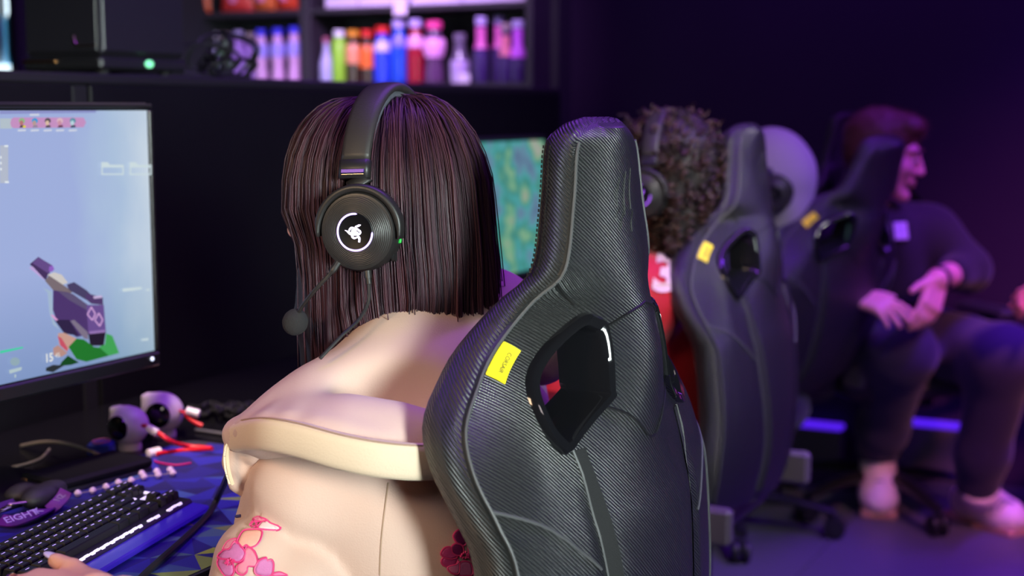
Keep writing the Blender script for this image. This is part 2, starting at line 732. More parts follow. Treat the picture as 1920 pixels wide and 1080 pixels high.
# ------------------------------------------------------------------ computer case on the divider
co = onx(190, 131, DX - .06)
pc = empty('computer_case', (co[0] - .1, co[1] + .125, DTOP), 'tall black computer case with small green power light on the divider', 'computer')
MB().box((0, 0, .27), (.20, .25, .47), bev=.012).build('case_body', mat('case_black', (0.016, 0.015, 0.019), .35, bump=.05), pc)
MB().box((0, 0, .0225), (.20, .25, .025), bev=.006).build('base_trim', M_blackm, pc)
MB().box((-.055, -.1265, .027), (.09, .004, .005), bev=.001).build('copper_line', mat('copper_edge', (.55, .28, .12), .3, 1.0), pc, sharp=20)
MB().tube(catmull([(.035, -.126, .075), (.04, -.127, .06), (.05, -.127, .055), (.09, -.127, .056)], 4), .002, 6).build('bright_edge', mat('edge_metal', (.4, .3, .22), .3, 1.0), pc)
MB().box((.098, -.123, .25), (.009, .009, .42), bev=.003).build('corner_trim', mat('corner_grey', (.02, .02, .024), .6, spec=.2), pc)
for sx in (-.07, .07):
    for sy in (-.09, .09):
        MB().lathe([(.012, 0), (.014, .003), (.014, .011)], (sx, sy, 0), n=10).build('foot', M_blackm, pc)
gl = onx(280, 120, co[0] + .001)
MB().lathe([(.0075, 0), (.0075, .001), (.006, .0022)], np.array([.1005, gl[1] - pc.location.y, gl[2] - DTOP]), np.array([[0, 0, 1], [1, 0, 0], [0, 1, 0]]).astype(float) @ np.diag([1.6, 1, 1]), n=14).build(
    'power_light', mat('green_led', (.1, .4, .2), .4, emit=(.25, 1, .5), estr=1.3), pc)
M_cable = mat('cable_black', (0.012, 0.012, 0.013), .5)
tag(MB().tube(catmull([(co[0] - .42, co[1] + .3, DTOP + .30), (co[0] - .34, co[1] + .25, DTOP + .2), (co[0] - .28, co[1] + .22, DTOP + .12), (co[0] - .235, co[1] + .12, DTOP + .03), (co[0] - .225, co[1] + .06, DTOP + .006)], 6), .005, 8).build(
    'cable', M_cable, base=(co[0] - .25, co[1] + .1, DTOP)), 'thin black cable slanting down behind the computer case', 'cable')

# ------------------------------------------------------------------ lit drinks fridge beyond the divider
fr = empty('drinks_fridge', (-3.40, 3.30, 0), 'brightly lit white drinks fridge beyond the divider at far left', 'fridge')
M_white = mat('white_plastic', (.75, .75, .78), .4)
M_fl = mat('fridge_light', (.8, .85, .9), .5, emit=(.75, .92, 1.0), estr=1.6)
for c, s in (((-.315, 0, .95), (.03, .6, 1.9)), ((.315, 0, .95), (.03, .6, 1.9))):
    MB().box(c, s, bev=.004).build('side_panel', mat('fridge_side', (.03, .03, .035), .4), fr)
MB().box((0, .285, .95), (.6, .03, 1.9), bev=.004).build('back_panel', M_fl, fr)
MB().box((0, 0, 1.885), (.6, .57, .03), bev=.004).build('top_panel', M_white, fr)
MB().box((0, 0, .1), (.6, .57, .2), bev=.004).build('plinth', M_white, fr)
fz = ony(20, 133, 3.05)[2]
for z in (fz - .42, fz, fz + .42):
    MB().box((0, 0, z - .0), (.598, .54, .03), bev=.003).build('shelf', M_fl, fr)
i = 0
for z in (fz, fz + .42):
    for j, x in enumerate((.265, .19, .115, .04, -.035)):
        cc = [(.03, .45, .75), (.75, .85, .9), (.15, .55, .35), (.7, .12, .15), (.1, .3, .7)][(j + i) % 5]
        c0 = (-3.40 + x, 3.07, z + .015)
        r = empty('drink_can', c0, ['second from right', 'middle', 'fourth from right', 'leftmost', 'rightmost'][(j + 4) % 5] + ' drink can on the ' + ('lower' if i == 0 else 'upper') + ' lit fridge shelf', 'can', 'cans in the lit fridge')
        MB().lathe([(.024, 0), (.031, .006), (.031, .128), (.026, .142)], n=16).build('can_body', mat('can_%d' % ((j + i) % 5), cc, .25, .2), r)
        MB().lathe([(.0255, .141), (.026, .145), (.02, .144)], n=16).build('lid', mat('can_lid', (.7, .7, .72), .25, 1.0), r)
    i += 1

# ------------------------------------------------------------------ shelf unit on the back wall
SY = 4.72
xl, xd0, xd1, xr = ony(200, 60, SY)[0], ony(561, 60, SY)[0], ony(580, 60, SY)[0], ony(998, 60, SY)[0]
xr0 = ony(985, 60, SY)[0]
zb = ony(800, 156, SY)[2]
zm0, zm1 = ony(560, 27, SY)[2], ony(560, 17, SY)[2]
M_shelf = mat('shelf_board', (.034, .026, .038), .5, noise=.2, nscale=6)
sh = empty('shelf_unit', ((xl + xr) / 2, (SY + WALL_Y) / 2, 0), 'dark open shelf unit with drinks and snacks against the back wall', 'shelf')


def shp(name, lo, hi, m=M_shelf):
    lo, hi = np.array(lo, float), np.array(hi, float)
    c = (lo + hi) / 2 - np.array(sh.location)
    return MB().box(c, hi - lo, bev=.002).build(name, m, sh)


shp('side_panel', (xr0, SY, 0), (xr, WALL_Y - .002, 2.3))
shp('side_panel', (xl - .03, SY, 0), (xl, WALL_Y - .002, 2.3))
shp('divider', (xd0, SY + .001, zb), (xd1, WALL_Y - .02, 2.27))
shp('shelf', (xl, SY + .001, zb - .03), (xr0, WALL_Y - .02, zb))
shp('shelf', (xl, SY + .002, zm0), (xd0, WALL_Y - .02, zm1))
shp('shelf', (xd1, SY + .002, zm0), (xr0, WALL_Y - .02, zm1))
shp('shelf', (xl, SY + .001, 2.27), (xr0, WALL_Y - .02, 2.3))
shp('back_panel', (xl, WALL_Y - .02, 0), (xr0, WALL_Y - .002, 2.3), mat('shelf_back', (.012, .011, .014), .7))
shp('base_panel', (xl, SY + .02, 0), (xr0, SY + .04, zb - .03), M_black)
# dark pier that closes the corner to the right of the shelf
xp = ony(1046, 200, WALL_Y - .12)[0]
slab('trim_1', (xr + .001, WALL_Y - .12, 0), (xp, WALL_Y, ZC), M_side)


def glassy(name, col, rough=.12):
    return mat(name, col, rough, trans=.85, spec=.5)


BOT = {}


def bottle(px, ty, hw, label, body, cap, lab=None, shape='round', depth=.0, lab_z=(.3, .62), neck=.42, group='bottles on the right half of the shelf'):
    """a drinks bottle on the lower shelf"""
    yy = SY + .045 + depth
    p = ony(px, 100, yy)
    top = ony(px, ty, yy)[2]
    h = top - zb
    r = hw / FPX * ((p - np.array([0, 0, H])) @ FV)
    nr = r * neck
    root = empty('bottle', (p[0], yy, zb), label, 'bottle', group)
    if shape == 'round':
        pr = [(r * .85, 0), (r, .006), (r, h * .60), (r * .97, h * .66), (r * .7, h * .76), (nr, h * .83), (nr, h * .9)]
    elif shape == 'waist':
        pr = [(r * .8, 0), (r * .9, .006), (r * .86, h * .2), (r * .72, h * .36), (r * .86, h * .46), (r, h * .55), (r, h * .68), (r * .75, h * .76), (nr, h * .82), (nr, h * .9)]
    elif shape == 'tube':
        pr = [(r * .9, 0), (r, .005), (r, h * .76), (r * .9, h * .8), (nr, h * .84), (nr, h * .9)]
    else:  # long neck
        pr = [(r * .9, 0), (r, .006), (r, h * .42), (r * .9, h * .5), (r * .6, h * .62), (nr, h * .78), (nr, h * .92)]
    MB().lathe(pr, n=18).build('bottle_body', body, root)
    cr = max(nr * 1.18, .009)
    MB().lathe([(cr, h * .88), (cr, h * .985), (cr * .85, h)], n=16).build('cap', cap, root)
    if lab is not None:
        P_ = np.array(pr)
        z0, z1 = lab_z[0] * h, lab_z[1] * h
        zz = sorted(set([z0, z1] + [q for q in P_[:, 1] if z0 < q < z1]))
        MB().lathe([(np.interp(q, P_[:, 1], P_[:, 0]) + .0008, q) for q in zz], n=18, cap=False).build('wrapper', lab, root)
    return root


c_ = lambda n, r, g, b, ro=.35: mat(n, srgb(r, g, b), ro)
lil = c_('lilac_cap', 190, 170, 235)
blu = c_('blue_cap', 60, 50, 235)
wht = c_('white_cap', 235, 230, 245)
red = c_('red_cap', 220, 40, 40)
amb = c_('amber_cap', 225, 150, 40)
pnk = c_('pink_cap', 235, 70, 150)
clear = glassy('clear_bottle', (.8, .75, .9))
cola = mat('cola_bottle', (.04, .012, .01), .12, coat=.5)
bottle(612, 70, 13, 'slim pale bottle with rosy cap at left end of the right-hand bottle row', c_('pale_milk', 185, 180, 225), c_('rosy_cap', 170, 90, 120), None, 'long', lab_z=(.05, .4))
bottle(636, 57, 14.5, 'lime green bottle with white cap on the shelf', c_('lime_body', 150, 215, 60), wht, None, 'tube', neck=.6)
bottle(662, 57, 14.5, 'dark drink bottle with amber cap and orange and lilac label', cola, amb, c_('orange_lilac', 225, 150, 110), 'round', lab_z=(.38, .75), neck=.7)
bottle(688, 57, 14, 'dark drink bottle with red cap and orange red label', cola, red, c_('orange_red', 235, 110, 40), 'round', lab_z=(.3, .72), neck=.7)
bottle(717, 50, 17, 'blue drink bottle with red cap and white shoulder label', c_('blue_drink', 45, 70, 215, .15), red, c_('white_shoulder', 205, 190, 245), 'round', lab_z=(.56, .74), neck=.65)
bottle(748, 38, 17, 'blue drink bottle with lilac cap beside the red drink', c_('blue_drink_deep', 30, 75, 200, .15), lil, c_('blue_shoulder', 120, 110, 245), 'round', lab_z=(.58, .75), neck=.6)
bottle(779, 37, 17, 'deep red drink bottle with lilac cap on the shelf', c_('red_drink', 150, 8, 45, .15), lil, c_('red_white_shoulder', 215, 150, 205), 'round', lab_z=(.56, .75), neck=.6)
bottle(814, 40, 22, 'plump pink capped bottle with large pale pink label', c_('rosy_clear', 95, 60, 100, .15), pnk, c_('pale_pink_label', 235, 160, 225), 'waist', lab_z=(.42, .72), neck=.6)
bottle(862, 63, 18, 'smoky clear bottle with pale label standing by the gap', c_('smoky_glass', 105, 92, 120, .15), c_('smoke_cap', 120, 105, 135), c_('pale_label', 190, 165, 220), 'long', lab_z=(.02, .45), neck=.55)
bottle(902, 32, 15, 'tall clear bottle with pink neck label, left of the four clear ones', c_('violet_clear', 72, 50, 110, .15), lil, c_('pink_neck', 225, 100, 190), 'long', lab_z=(.52, .85), neck=.6)
bottle(936, 30, 14, 'tall clear bottle with pink neck label, second of the four clear ones', c_('violet_clear', 72, 50, 110, .15), lil, c_('pink_neck', 225, 100, 190), 'long', lab_z=(.52, .85), neck=.6, depth=.05)
bottle(948, 44, 13, 'clear bottle with orange pink neck label, third of the four clear ones', c_('violet_clear', 72, 50, 110, .15), c_('tan_cap', 165, 140, 150), c_('orange_pink_neck', 235, 130, 160), 'long', lab_z=(.45, .8), neck=.65)
bottle(971, 38, 15, 'clear bottle with bright violet pink label at the right shelf end', c_('violet_clear', 72, 50, 110, .15), lil, c_('violet_pink', 215, 95, 245), 'long', lab_z=(.4, .86), neck=.65)
pb = c_('pink_white_body', 225, 170, 225)
for k, (px, ty) in enumerate(((490, 55), (521, 53), (552, 50))):
    bottle(px, ty, 14, ['left', 'middle', 'right'][k] + ' bottle of the three pink and white ones with blue caps', pb, blu, c_('blue_white', 165, 150, 245), 'waist', lab_z=(.5, .74), neck=.6, group='pink and white bottles with blue caps')
for k, (px, ty, lb, cp) in enumerate(((338, 72, 'orange', c_('tan_cap', 165, 140, 150)), (354, 68, 'orange', wht), (374, 60, 'white', lil), (400, 60, 'white', wht), (422, 61, 'tan', c_('tan_cap', 165, 140, 150)), (448, 58, 'lilac', lil), (470, 62, 'lilac', c_('tan_cap', 165, 140, 150)))):
    bottle(px, ty, 13, ['first', 'second', 'third', 'fourth', 'fifth', 'sixth', 'seventh'][k] + ' bottle from the left behind the black cable tangle', {'orange': c_('orange_drink', 215, 110, 60), 'white': c_('pale_milk', 185, 180, 225), 'tan': c_('green_tea', 90, 120, 90), 'lilac': c_('lilac_body', 170, 120, 215)}[lb], cp, None, 'round', neck=.6, depth=.05, group='bottles behind the cable tangle')

# a white price card standing in front of the smoky bottle, and one hanging from the board above
p = ony(865, 150, SY + .015)
tag(MB().box((0, 0, .018), (.075, .004, .036), bev=.001).build('price_card', c_('card_white', 235, 215, 245), base=None), 'small white price card at the foot of the smoky bottle', 'card').location = (p[0], SY + .012, zb)
p = ony(751, 12, SY)
o = MB().box((0, 0, 0), (.058, .003, .075), bev=.001).build('price_card', c_('card_white', 235, 215, 245))
o.location = (p[0], SY - .004, p[2] + .005)
tag(o, 'white price card hanging from the shelf edge above the bottles', 'card')

# white cartons on the upper right shelf
for k, (xa, xb, ht) in enumerate(((608, 670, .1), (672, 736, .1), (768, 864, .1), (868, 984, .1))):
    a, b_ = ony(xa, 10, SY + .02)[0], ony(xb, 10, SY + .02)[0]
    r = empty('carton', ((a + b_) / 2, SY + .11, zm1), ['leftmost', 'second', 'third', 'rightmost'][k] + ' white carton from the left on the upper shelf', 'box', 'white cartons on the upper shelf')
    MB().box((0, 0, ht / 2), (b_ - a - .006, .18, ht), bev=.003).build('carton_body', c_('carton_white', 225, 205, 240), r)
    MB().box((0, -.0905, ht * .75), ((b_ - a) * .8, .001, ht * .2)).build('print_band', c_('carton_print', 190, 150, 225), r)

# snack bags on the upper left shelf
for k, (xa, xb, cc) in enumerate(((322, 346, (235, 90, 90)), (348, 398, (230, 80, 30)), (418, 478, (230, 60, 60)), (481, 520, (235, 100, 50)), (522, 562, (225, 60, 35)))):
    a, b_ = ony(xa, 10, SY + .05)[0], ony(xb, 10, SY + .05)[0]
    wd, ht = b_ - a, .2
    r = empty('snack_bag', ((a + b_) / 2, SY + .042, zm1), ['leftmost', 'second', 'third', 'fourth', 'rightmost'][k] + ' orange red snack bag from the left on the upper shelf', 'bag', 'snack bags on the upper shelf')
    n = 12
    V, F = [], []
    for sgn in (-1, 1):
        for i in range(n + 1):
            for j in range(n + 1):
                u, v = i / n * 2 - 1, j / n
                t = .035 * max(0, (1 - u * u)) ** .5 * max(0, math.sin(math.pi * min(1, v * 1.02))) ** .45
                V.append((u * wd / 2 * (1 - .06 * math.sin(math.pi * v)), sgn * (t + .0005) + .004 * math.sin(9 * u + 5 * v + k) * t * 20, v * ht))
    for s_ in range(2):
        o0 = s_ * (n + 1) ** 2
        for i in range(n):
            for j in range(n):
                q = [o0 + i * (n + 1) + j, o0 + (i + 1) * (n + 1) + j, o0 + (i + 1) * (n + 1) + j + 1, o0 + i * (n + 1) + j + 1]
                F.append(q if s_ == 0 else q[::-1])
    obj('bag_body', V, F, mat('bag_%d' % k, srgb(*cc), .3, noise=.5, nscale=18), r)
    b2 = MB()
    for (cx, cz, rr) in ((0, .055, .022), (-.012, .1, .028)):
        b2.lathe([(rr * min(1, wd / .07), 0), (rr * .6, .006)], (cx, -.0335, cz), np.array([[1, 0, 0], [0, 0, -1], [0, 1, 0]]), n=14)
    b2.build('print_patch', c_('bag_patch', 240, 130, 190), r)

# black cable tangle on the divider top
tb = onx(405, 145, DX - .12)
g = random.Random(3)
bc = MB()
for k in range(9):
    rad = g.uniform(.045, .085)
    pts = []
    cx, cy = g.uniform(-.05, .05), g.uniform(-.11, .11)
    ax = g.uniform(0, 3.1)
    for t in range(26):
        a = 2 * math.pi * t / 25 * 1.1
        pts.append((tb[0] + cx + rad * .6 * math.cos(a) * math.sin(ax) + .01 * math.sin(3 * a), tb[1] + cy + rad * math.cos(a) * math.cos(ax) * 1.2, DTOP + .006 + max(0, (.020 + .013 * (k % 3)) * (1 + math.sin(a)))))
    bc.tube(pts, g.uniform(.003, .005), 6)
tag(bc.build('cable_tangle', M_cable, base=(tb[0], tb[1], DTOP)), 'tangled black cables lying on the divider in front of the bottles', 'cable')

# ================================================================== GAMING CHAIRS
def carbon():
    m = mat('carbon_leather', (0.012, 0.013, 0.013), .33, spec=.85)
    N = NT(m)
    at = N.n('ShaderNodeAttribute', attribute_name='weave')
    sp = N.n('ShaderNodeSeparateXYZ')
    N.l(at.outputs['Vector'], sp.inputs[0])
    u, v = sp.outputs[0], sp.outputs[1]
    # 2x2 twill: diagonal ribs broken up by the threads
    d = N.math('ADD', u, v)
    rib = N.math('SINE', N.math('MULTIPLY', d, 2 * math.pi / .0048))
    th = N.math('SINE', N.math('MULTIPLY', N.math('SUBTRACT', u, v), 2 * math.pi / .0024))
    hgt = N.math('ADD', rib, N.math('MULTIPLY', th, .35))
    bp = N.n('ShaderNodeBump', i_Strength=.55, i_Distance=.0012)
    N.l(hgt, bp.inputs['Height'])
    N.l(bp.outputs[0], N.b.inputs['Normal'])
    r = N.math('MULTIPLY_ADD', rib, .08, .34)
    N.l(r, N.b.inputs['Roughness'])
    return m


M_carbon = carbon()
M_piping = mat('grey_piping', (.09, .09, .093), .55)
M_stitch = mat('black_stitch', (.004, .004, .004), .6)
M_yellow = mat('yellow_tag', srgb(250, 232, 20), .6, bump=.05)
M_ink = mat('black_ink', (.02, .02, .02), .6)
M_hub = mat('chair_black', (.011, .011, .012), .4, bump=.06, bscale=300)
M_chrome = mat('dark_chrome', (.2, .2, .22), .18, 1.0)

#        z      half width, sweep, ridge
TAB = np.array([
    (1.262, .030, .012, -.030), (1.255, .056, .018, -.028), (1.238, .074, .020, -.026), (1.18, .086, .022, -.022), (1.11, .106, .030, -.014),
    (1.08, .120, .060, -.010), (1.05, .145, .080, -.005), (1.008, .192, .096, .000), (.965, .238, .092, .002), (.92, .256, .074, .006),
    (.87, .254, .055, .016), (.82, .244, .050, .028), (.70, .238, .050, .038), (.60, .240, .052, .034), (.53, .230, .05, .02), (.49, .19, .05, .01)])[::-1]
_z = np.linspace(TAB[0, 0], TAB[-1, 0], 160)
_s = catmull(TAB, 10)
TH, TD, TR = [np.interp(_z, _s[:, 0], _s[:, i]) for i in (1, 2, 3)]


def tab(z):
    return np.interp(z, _z, TH), np.interp(z, _z, TD), np.interp(z, _z, TR)


HOLE = np.array([(.092, 1.052), (.077, 1.052), (.070, 1.04), (.074, .985), (.080, .970), (.140, .934), (.154, .937), (.163, .955), (.160, .985), (.140, 1.012)])
HOLE_S = catmull(HOLE, 5, closed=True)


def rear(y, z):
    """rear face of the backrest: how far back it lies at (y, z)"""
    y, z = np.asarray(y, float), np.asarray(z, float)
    h, d, r = tab(z)
    s = np.abs(y) / h
    x = r - d * np.minimum(s, 1) ** 2.0
    # rolled wing around the opening and a hollow between wing and spine
    q = np.exp(-((np.abs(y) - .12) / .05) ** 2 - ((z - .995) / .06) ** 2)
    x = x - .010 * q
    x = x + .012 * np.exp(-((np.abs(y) - .205) / .04) ** 2 - ((z - .93) / .07) ** 2)
    x = x + .016 * np.exp(-(y / .06) ** 2 - ((z - 1.0) / .09) ** 2)
    # lower centre panel set off from the side panels
    e = .085 + .05 * np.clip((z - .62) / .3, 0, 1)
    x = x - .007 * np.exp(-((np.abs(y) - e) / .012) ** 2) * np.clip((.9 - z) / .05, 0, 1)
    return x


def shape_outline():
    zz = np.concatenate([np.linspace(TAB[0, 0], 1.24, 62), np.array([1.247, 1.253, 1.258, TAB[-1, 0]])])
    h = tab(zz)[0]
    return np.concatenate([np.stack([h, zz], 1), np.stack([-h, zz], 1)[::-1]])


def build_back(root):
    out = shape_outline()
    n = len(out)
    hl = [HOLE_S, HOLE_S * np.array([-1, 1])]
    pts = [tuple(p) for p in out]
    edges = [(i, (i + 1) % n) for i in range(n)]
    loops = [list(range(n))]
    for hp in hl:
        o = len(pts)
        pts += [tuple(p) for p in hp]
        k = len(hp)
        edges += [(o + i, o + (i + 1) % k) for i in range(k)]
        loops.append(list(range(o, o + k)))

    def inside(p, poly):
        x, y = p
        c = False
        for i in range(len(poly)):
            x1, y1 = poly[i]
            x2, y2 = poly[i - 1]
            if (y1 > y) != (y2 > y) and x < (x2 - x1) * (y - y1) / (y2 - y1) + x1:
                c = not c
        return c
    for z in np.arange(.5, 1.262, .0095):
        for y in np.arange(-.275, .276, .0095):
            h = tab(z)[0]
            if abs(y) > h - .006:
                continue
            p = (y, z)
            if any(inside(p, hp) for hp in hl):
                continue
            if min(np.min(np.hypot(hp[:, 0] - y, hp[:, 1] - z)) for hp in hl) < .005:
                continue
            pts.append(p)
    res = geometry.delaunay_2d_cdt([Vector(p) for p in pts], edges, [], 0, 1e-6)
    PV = np.array([tuple(v) for v in res[0]])
    inv = {}
    for i, org in enumerate(res[3]):
        for q in org:
            inv[q] = i
    T = []
    for f in res[2]:
        c = PV[list(f)].mean(0)
        if inside(c, out) and not any(inside(c, hp) for hp in hl):
            T.append(tuple(f))
    nv = len(PV)
    xr_ = rear(PV[:, 0], PV[:, 1])
    h = tab(PV[:, 1])[0]
    thick = .040 + .012 * np.clip((1.08 - PV[:, 1]) / .1, 0, 1)
    V = [(xr_[i], PV[i, 0], PV[i, 1]) for i in range(nv)]
    W = [(PV[i, 0], PV[i, 1]) for i in range(nv)]
    F = []

    def orient(f):
        a, b, c = PV[f[0]], PV[f[1]], PV[f[2]]
        return f if (b[0] - a[0]) * (c[1] - a[1]) - (b[1] - a[1]) * (c[0] - a[0]) > 0 else f[::-1]
    T = [orient(f) for f in T]
    F += T
    V += [(xr_[i] - thick[i], PV[i, 0], PV[i, 1]) for i in range(nv)]
    W += list(W)
    # rolled side: from the rear seam to the front face
    lp = [inv[i] for i in loops[0]]
    L = [PV[i] for i in lp]
    ctr = np.array([0, .9])
    prev = lp
    nn = len(lp)
    tang = np.roll(np.array(L), -1, 0) - np.roll(np.array(L), 1, 0)
    nor = np.stack([tang[:, 1], -tang[:, 0]], 1)
    nor /= np.linalg.norm(nor, axis=1, keepdims=True)
    for (fx, off) in ((.06, .004), (.18, .008), (.45, .010), (.75, .007), (.92, .002)):
        cur = []
        for j, i in enumerate(lp):
            p = PV[i] + nor[j] * off
            cur.append(len(V))
            V.append((xr_[i] - thick[i] * fx, p[0], p[1]))
            W.append((xr_[i] - thick[i] * fx + p[0] * .3, p[1]))
        F += [(prev[j], cur[j], cur[(j + 1) % nn], prev[(j + 1) % nn]) for j in range(nn)]
        prev = cur
    fr_ = [i + nv for i in lp]
    F += [(prev[j], fr_[j], fr_[(j + 1) % nn], prev[(j + 1) % nn]) for j in range(nn)]
    F += [tuple(i + nv for i in f[::-1]) for f in T]
    for lpx in loops[1:]:
        l = [inv[i] for i in lpx]
        k = len(l)
        for j in range(k):
            F.append((l[j], l[(j + 1) % k], l[(j + 1) % k] + nv, l[j] + nv))
    o = obj('backrest', V, F, M_carbon, root)
    import bmesh
    bm = bmesh.new()
    bm.from_mesh(o.data)
    bmesh.ops.recalc_face_normals(bm, faces=bm.faces)
    bm.to_mesh(o.data)
    bm.free()
    at = o.data.attributes.new('weave', 'FLOAT_VECTOR', 'POINT')
    at.data.foreach_set('vector', np.array([(a, b, 0) for a, b in W]).ravel())
    o.data.set_sharp_from_angle(angle=math.radians(50))
    return o


def on_back(pts, lift=.0):
    p = np.asarray(pts, float)
    return np.stack([rear(p[:, 0], p[:, 1]) + lift, p[:, 0], p[:, 1]], 1)


def make_chair(loc, rz, label):
    root = empty('gaming_chair', loc, label, 'chair', 'black gaming chairs with yellow tags', rz)
    back = build_back(root)
    # glossy frames around the two openings, with an inner bright line
    for sg in (1, -1):
        c = HOLE_S.mean(0)
        hp = HOLE_S.copy()
        k = len(hp)
        V, F = [], []
        prof = [(1.13, -.003), (1.12, .006), (1.08, .0095), (.93, .0095), (.885, .004), (.875, -.05)]
        for (s, lf) in prof:
            q = c + (hp - c) * s
            p3 = on_back(q * np.array([sg, 1]), lf)
            if lf < -.045:
                p3[:, 0] = on_back((c + (hp - c) * .875) * np.array([sg, 1]), lf)[:, 0]
            V += list(p3)
        for a in range(len(prof) - 1):
            for j in range(k):
                q = (a * k + j, a * k + (j + 1) % k, (a + 1) * k + (j + 1) % k, (a + 1) * k + j)
                F.append(q if sg > 0 else q[::-1])
        obj('opening_frame', V, F, M_gloss, root, sharp=40)
    # piping along both edges
    zz = np.linspace(.50, 1.245, 90)
    for sg in (1, -1):
        hh = tab(zz)[0]
        MB().tube(on_back(np.stack([sg * hh, zz], 1), .0006), .0019, 6).build('piping', M_piping, root)
    # sewn seams between the panels
    def seam_line(name, pts, r=.0016, m=M_stitch):
        MB().tube(on_back(catmull(pts, 8), .0002), r, 5).build(name, m, root)
    h1 = tab(1.095)[0]
    for sg in (1, -1):
        seam_line('seam', [(sg * h1, 1.098), (sg * .098, 1.085), (sg * .088, 1.072)])
        seam_line('seam', [(sg * .066, 1.045), (sg * .035, 1.058), (0, 1.068)])
        seam_line('seam', [(sg * .076, .962), (sg * .045, .948), (sg * .012, .921), (0, .917)])
        seam_line('seam', [(sg * tab(.885)[0], .885), (sg * .2, .858), (sg * .13, .80)], .0019, M_piping)
        e = [(sg * (.085 + .05 * min(1, max(0, (z - .62) / .3))), z) for z in np.linspace(.925, .52, 12)]
        e2 = [(a - sg * .018, b) for a, b in e]
        seam_line('seam', e, .0018, M_piping)
        V, F = [], []
        A, B = on_back(e, .0012), on_back(e2, .0012)
        for i in range(len(A)):
            V += [A[i], B[i]]
        for i in range(len(A) - 1):
            q = (2 * i, 2 * i + 1, 2 * i + 3, 2 * i + 2)
            F.append(q if sg < 0 else q[::-1])
        obj('fabric_band', V, F, mat('black_fabric_band', (.014, .014, .015), .85, bump=.3, bscale=900), root)
        # double stitches down the side of the headrest
        st = MB()
        for z in np.arange(1.105, 1.245, .0052):
            hh, d_, r_ = tab(z)
            for fx in (.028, .036):
                x = float(rear(sg * hh, z)) - fx
                st.box((x, sg * (hh + .0098), z), (.0012, .0016, .0034))
        st.build('stitching', M_stitch, root, smooth=False)['kind'] = 'stuff'
    # sail emblem pressed into the headrest
    em = MB()
    for (y0, z0, y1, z1) in ((-.022, 1.175, -.012, 1.205), (-.008, 1.165, .002, 1.212), (.008, 1.17, .016, 1.215), (-.02, 1.15, -.004, 1.172), (.004, 1.145, .014, 1.168), (-.026, 1.160, -.018, 1.172)):
        em.tube(on_back(catmull([(y0, z0), ((y0 + y1) / 2 - .003, (z0 + z1) / 2), (y1, z1)], 4), -.0004), .0011, 5)
    em.build('emblem', mat('pressed_emblem', (.014, .014, .015), .55), root)
    # yellow tag sewn into the left wing seam, lettering down its length
    z0, z1 = 1.008, 1.038
    A = np.array([[-tab(z1)[0] + .002, z1], [-tab(z0)[0] + .002, z0]])
    d = norm(A[0] - A[1])
    nrm = np.array([d[1], -d[0]])
    if nrm[0] < 0:
        nrm = -nrm
    Wd = .0135
    V, F = [], []
    n1, n2 = 8, 5
    for lf in (.0022, .0012):
        for i in range(n1 + 1):
            for j in range(n2 + 1):
                q = A[1] + (A[0] - A[1]) * i / n1 + nrm * Wd * j / n2
                V.append(on_back([q], lf + .0012 * math.sin(3.1 * j / n2))[0])
    m_ = (n1 + 1) * (n2 + 1)
    for i in range(n1):
        for j in range(n2):
            q = (i * (n2 + 1) + j, i * (n2 + 1) + j + 1, (i + 1) * (n2 + 1) + j + 1, (i + 1) * (n2 + 1) + j)
            F.append(q)
            F.append(tuple(x + m_ for x in q[::-1]))
    tg = obj('fabric_tag', V, F, M_yellow, root)
    tg['label'] = 'yellow fabric tag'
    mid = A.mean(0) + nrm * Wd * .5
    pa, pb_, pc_ = on_back([mid + d * .01, mid - d * .01, mid + nrm * .006], .004)
    ex = norm(pb_ - pa)
    o_ = (pa + pb_) / 2
    ey = norm(pc_ - o_)
    ey = norm(ey - ex * (ey @ ex))
    en = np.cross(ex, ey)
    if en[0] < 0:
        ey = -ey
    text_mesh('lettering', 'CORSAIR', .0066, o_ + np.array([.0002, 0, 0]), ex, ey, M_ink, tg, extrude=.0001)
    # seat, arms, column and star base
    sb = MB()
    f = Blob(.03).box((-.31, 0, .455), (.25, .25, .055), rnd=.045).box((-.30, .225, .475), (.22, .05, .06), rnd=.04).box((-.30, -.225, .475), (.22, .05, .06), rnd=.04)
    V, F = nets(f, .012)
    o = obj('seat', V, F, M_carbon, root)
    at = o.data.attributes.new('weave', 'FLOAT_VECTOR', 'POINT')
    at.data.foreach_set('vector', np.stack([V[:, 0] + V[:, 2], V[:, 1], V[:, 0] * 0], 1).ravel())
    for sg in (1, -1):
        MB().box((-.02, sg * .262, .49), (.075, .03, .075), bev=.008).build('hinge_cover', mat('hinge_grey', (.12, .10, .11), .45), root)
        ar = MB()
        ar.box((-.28, sg * .33, .40), (.06, .14, .018), bev=.006)
        ar.box((-.28, sg * .385, .50), (.075, .03, .22), bev=.01)
        a = ar.build('arm_post', M_hub, root)
        MB().box((-.29, sg * .385, .63), (.26, .09, .028), bev=.012).build('arm_pad', mat('arm_pad', (.02, .02, .021), .5, bump=.05), a)
    MB().box((-.30, 0, .375), (.26, .2, .05), bev=.012).build('tilt_plate', M_hub, root)
    MB().lathe([(.032, .10), (.032, .23), (.022, .235), (.022, .36)], (-.30, 0, 0), n=16).build('gas_column', M_chrome, root)
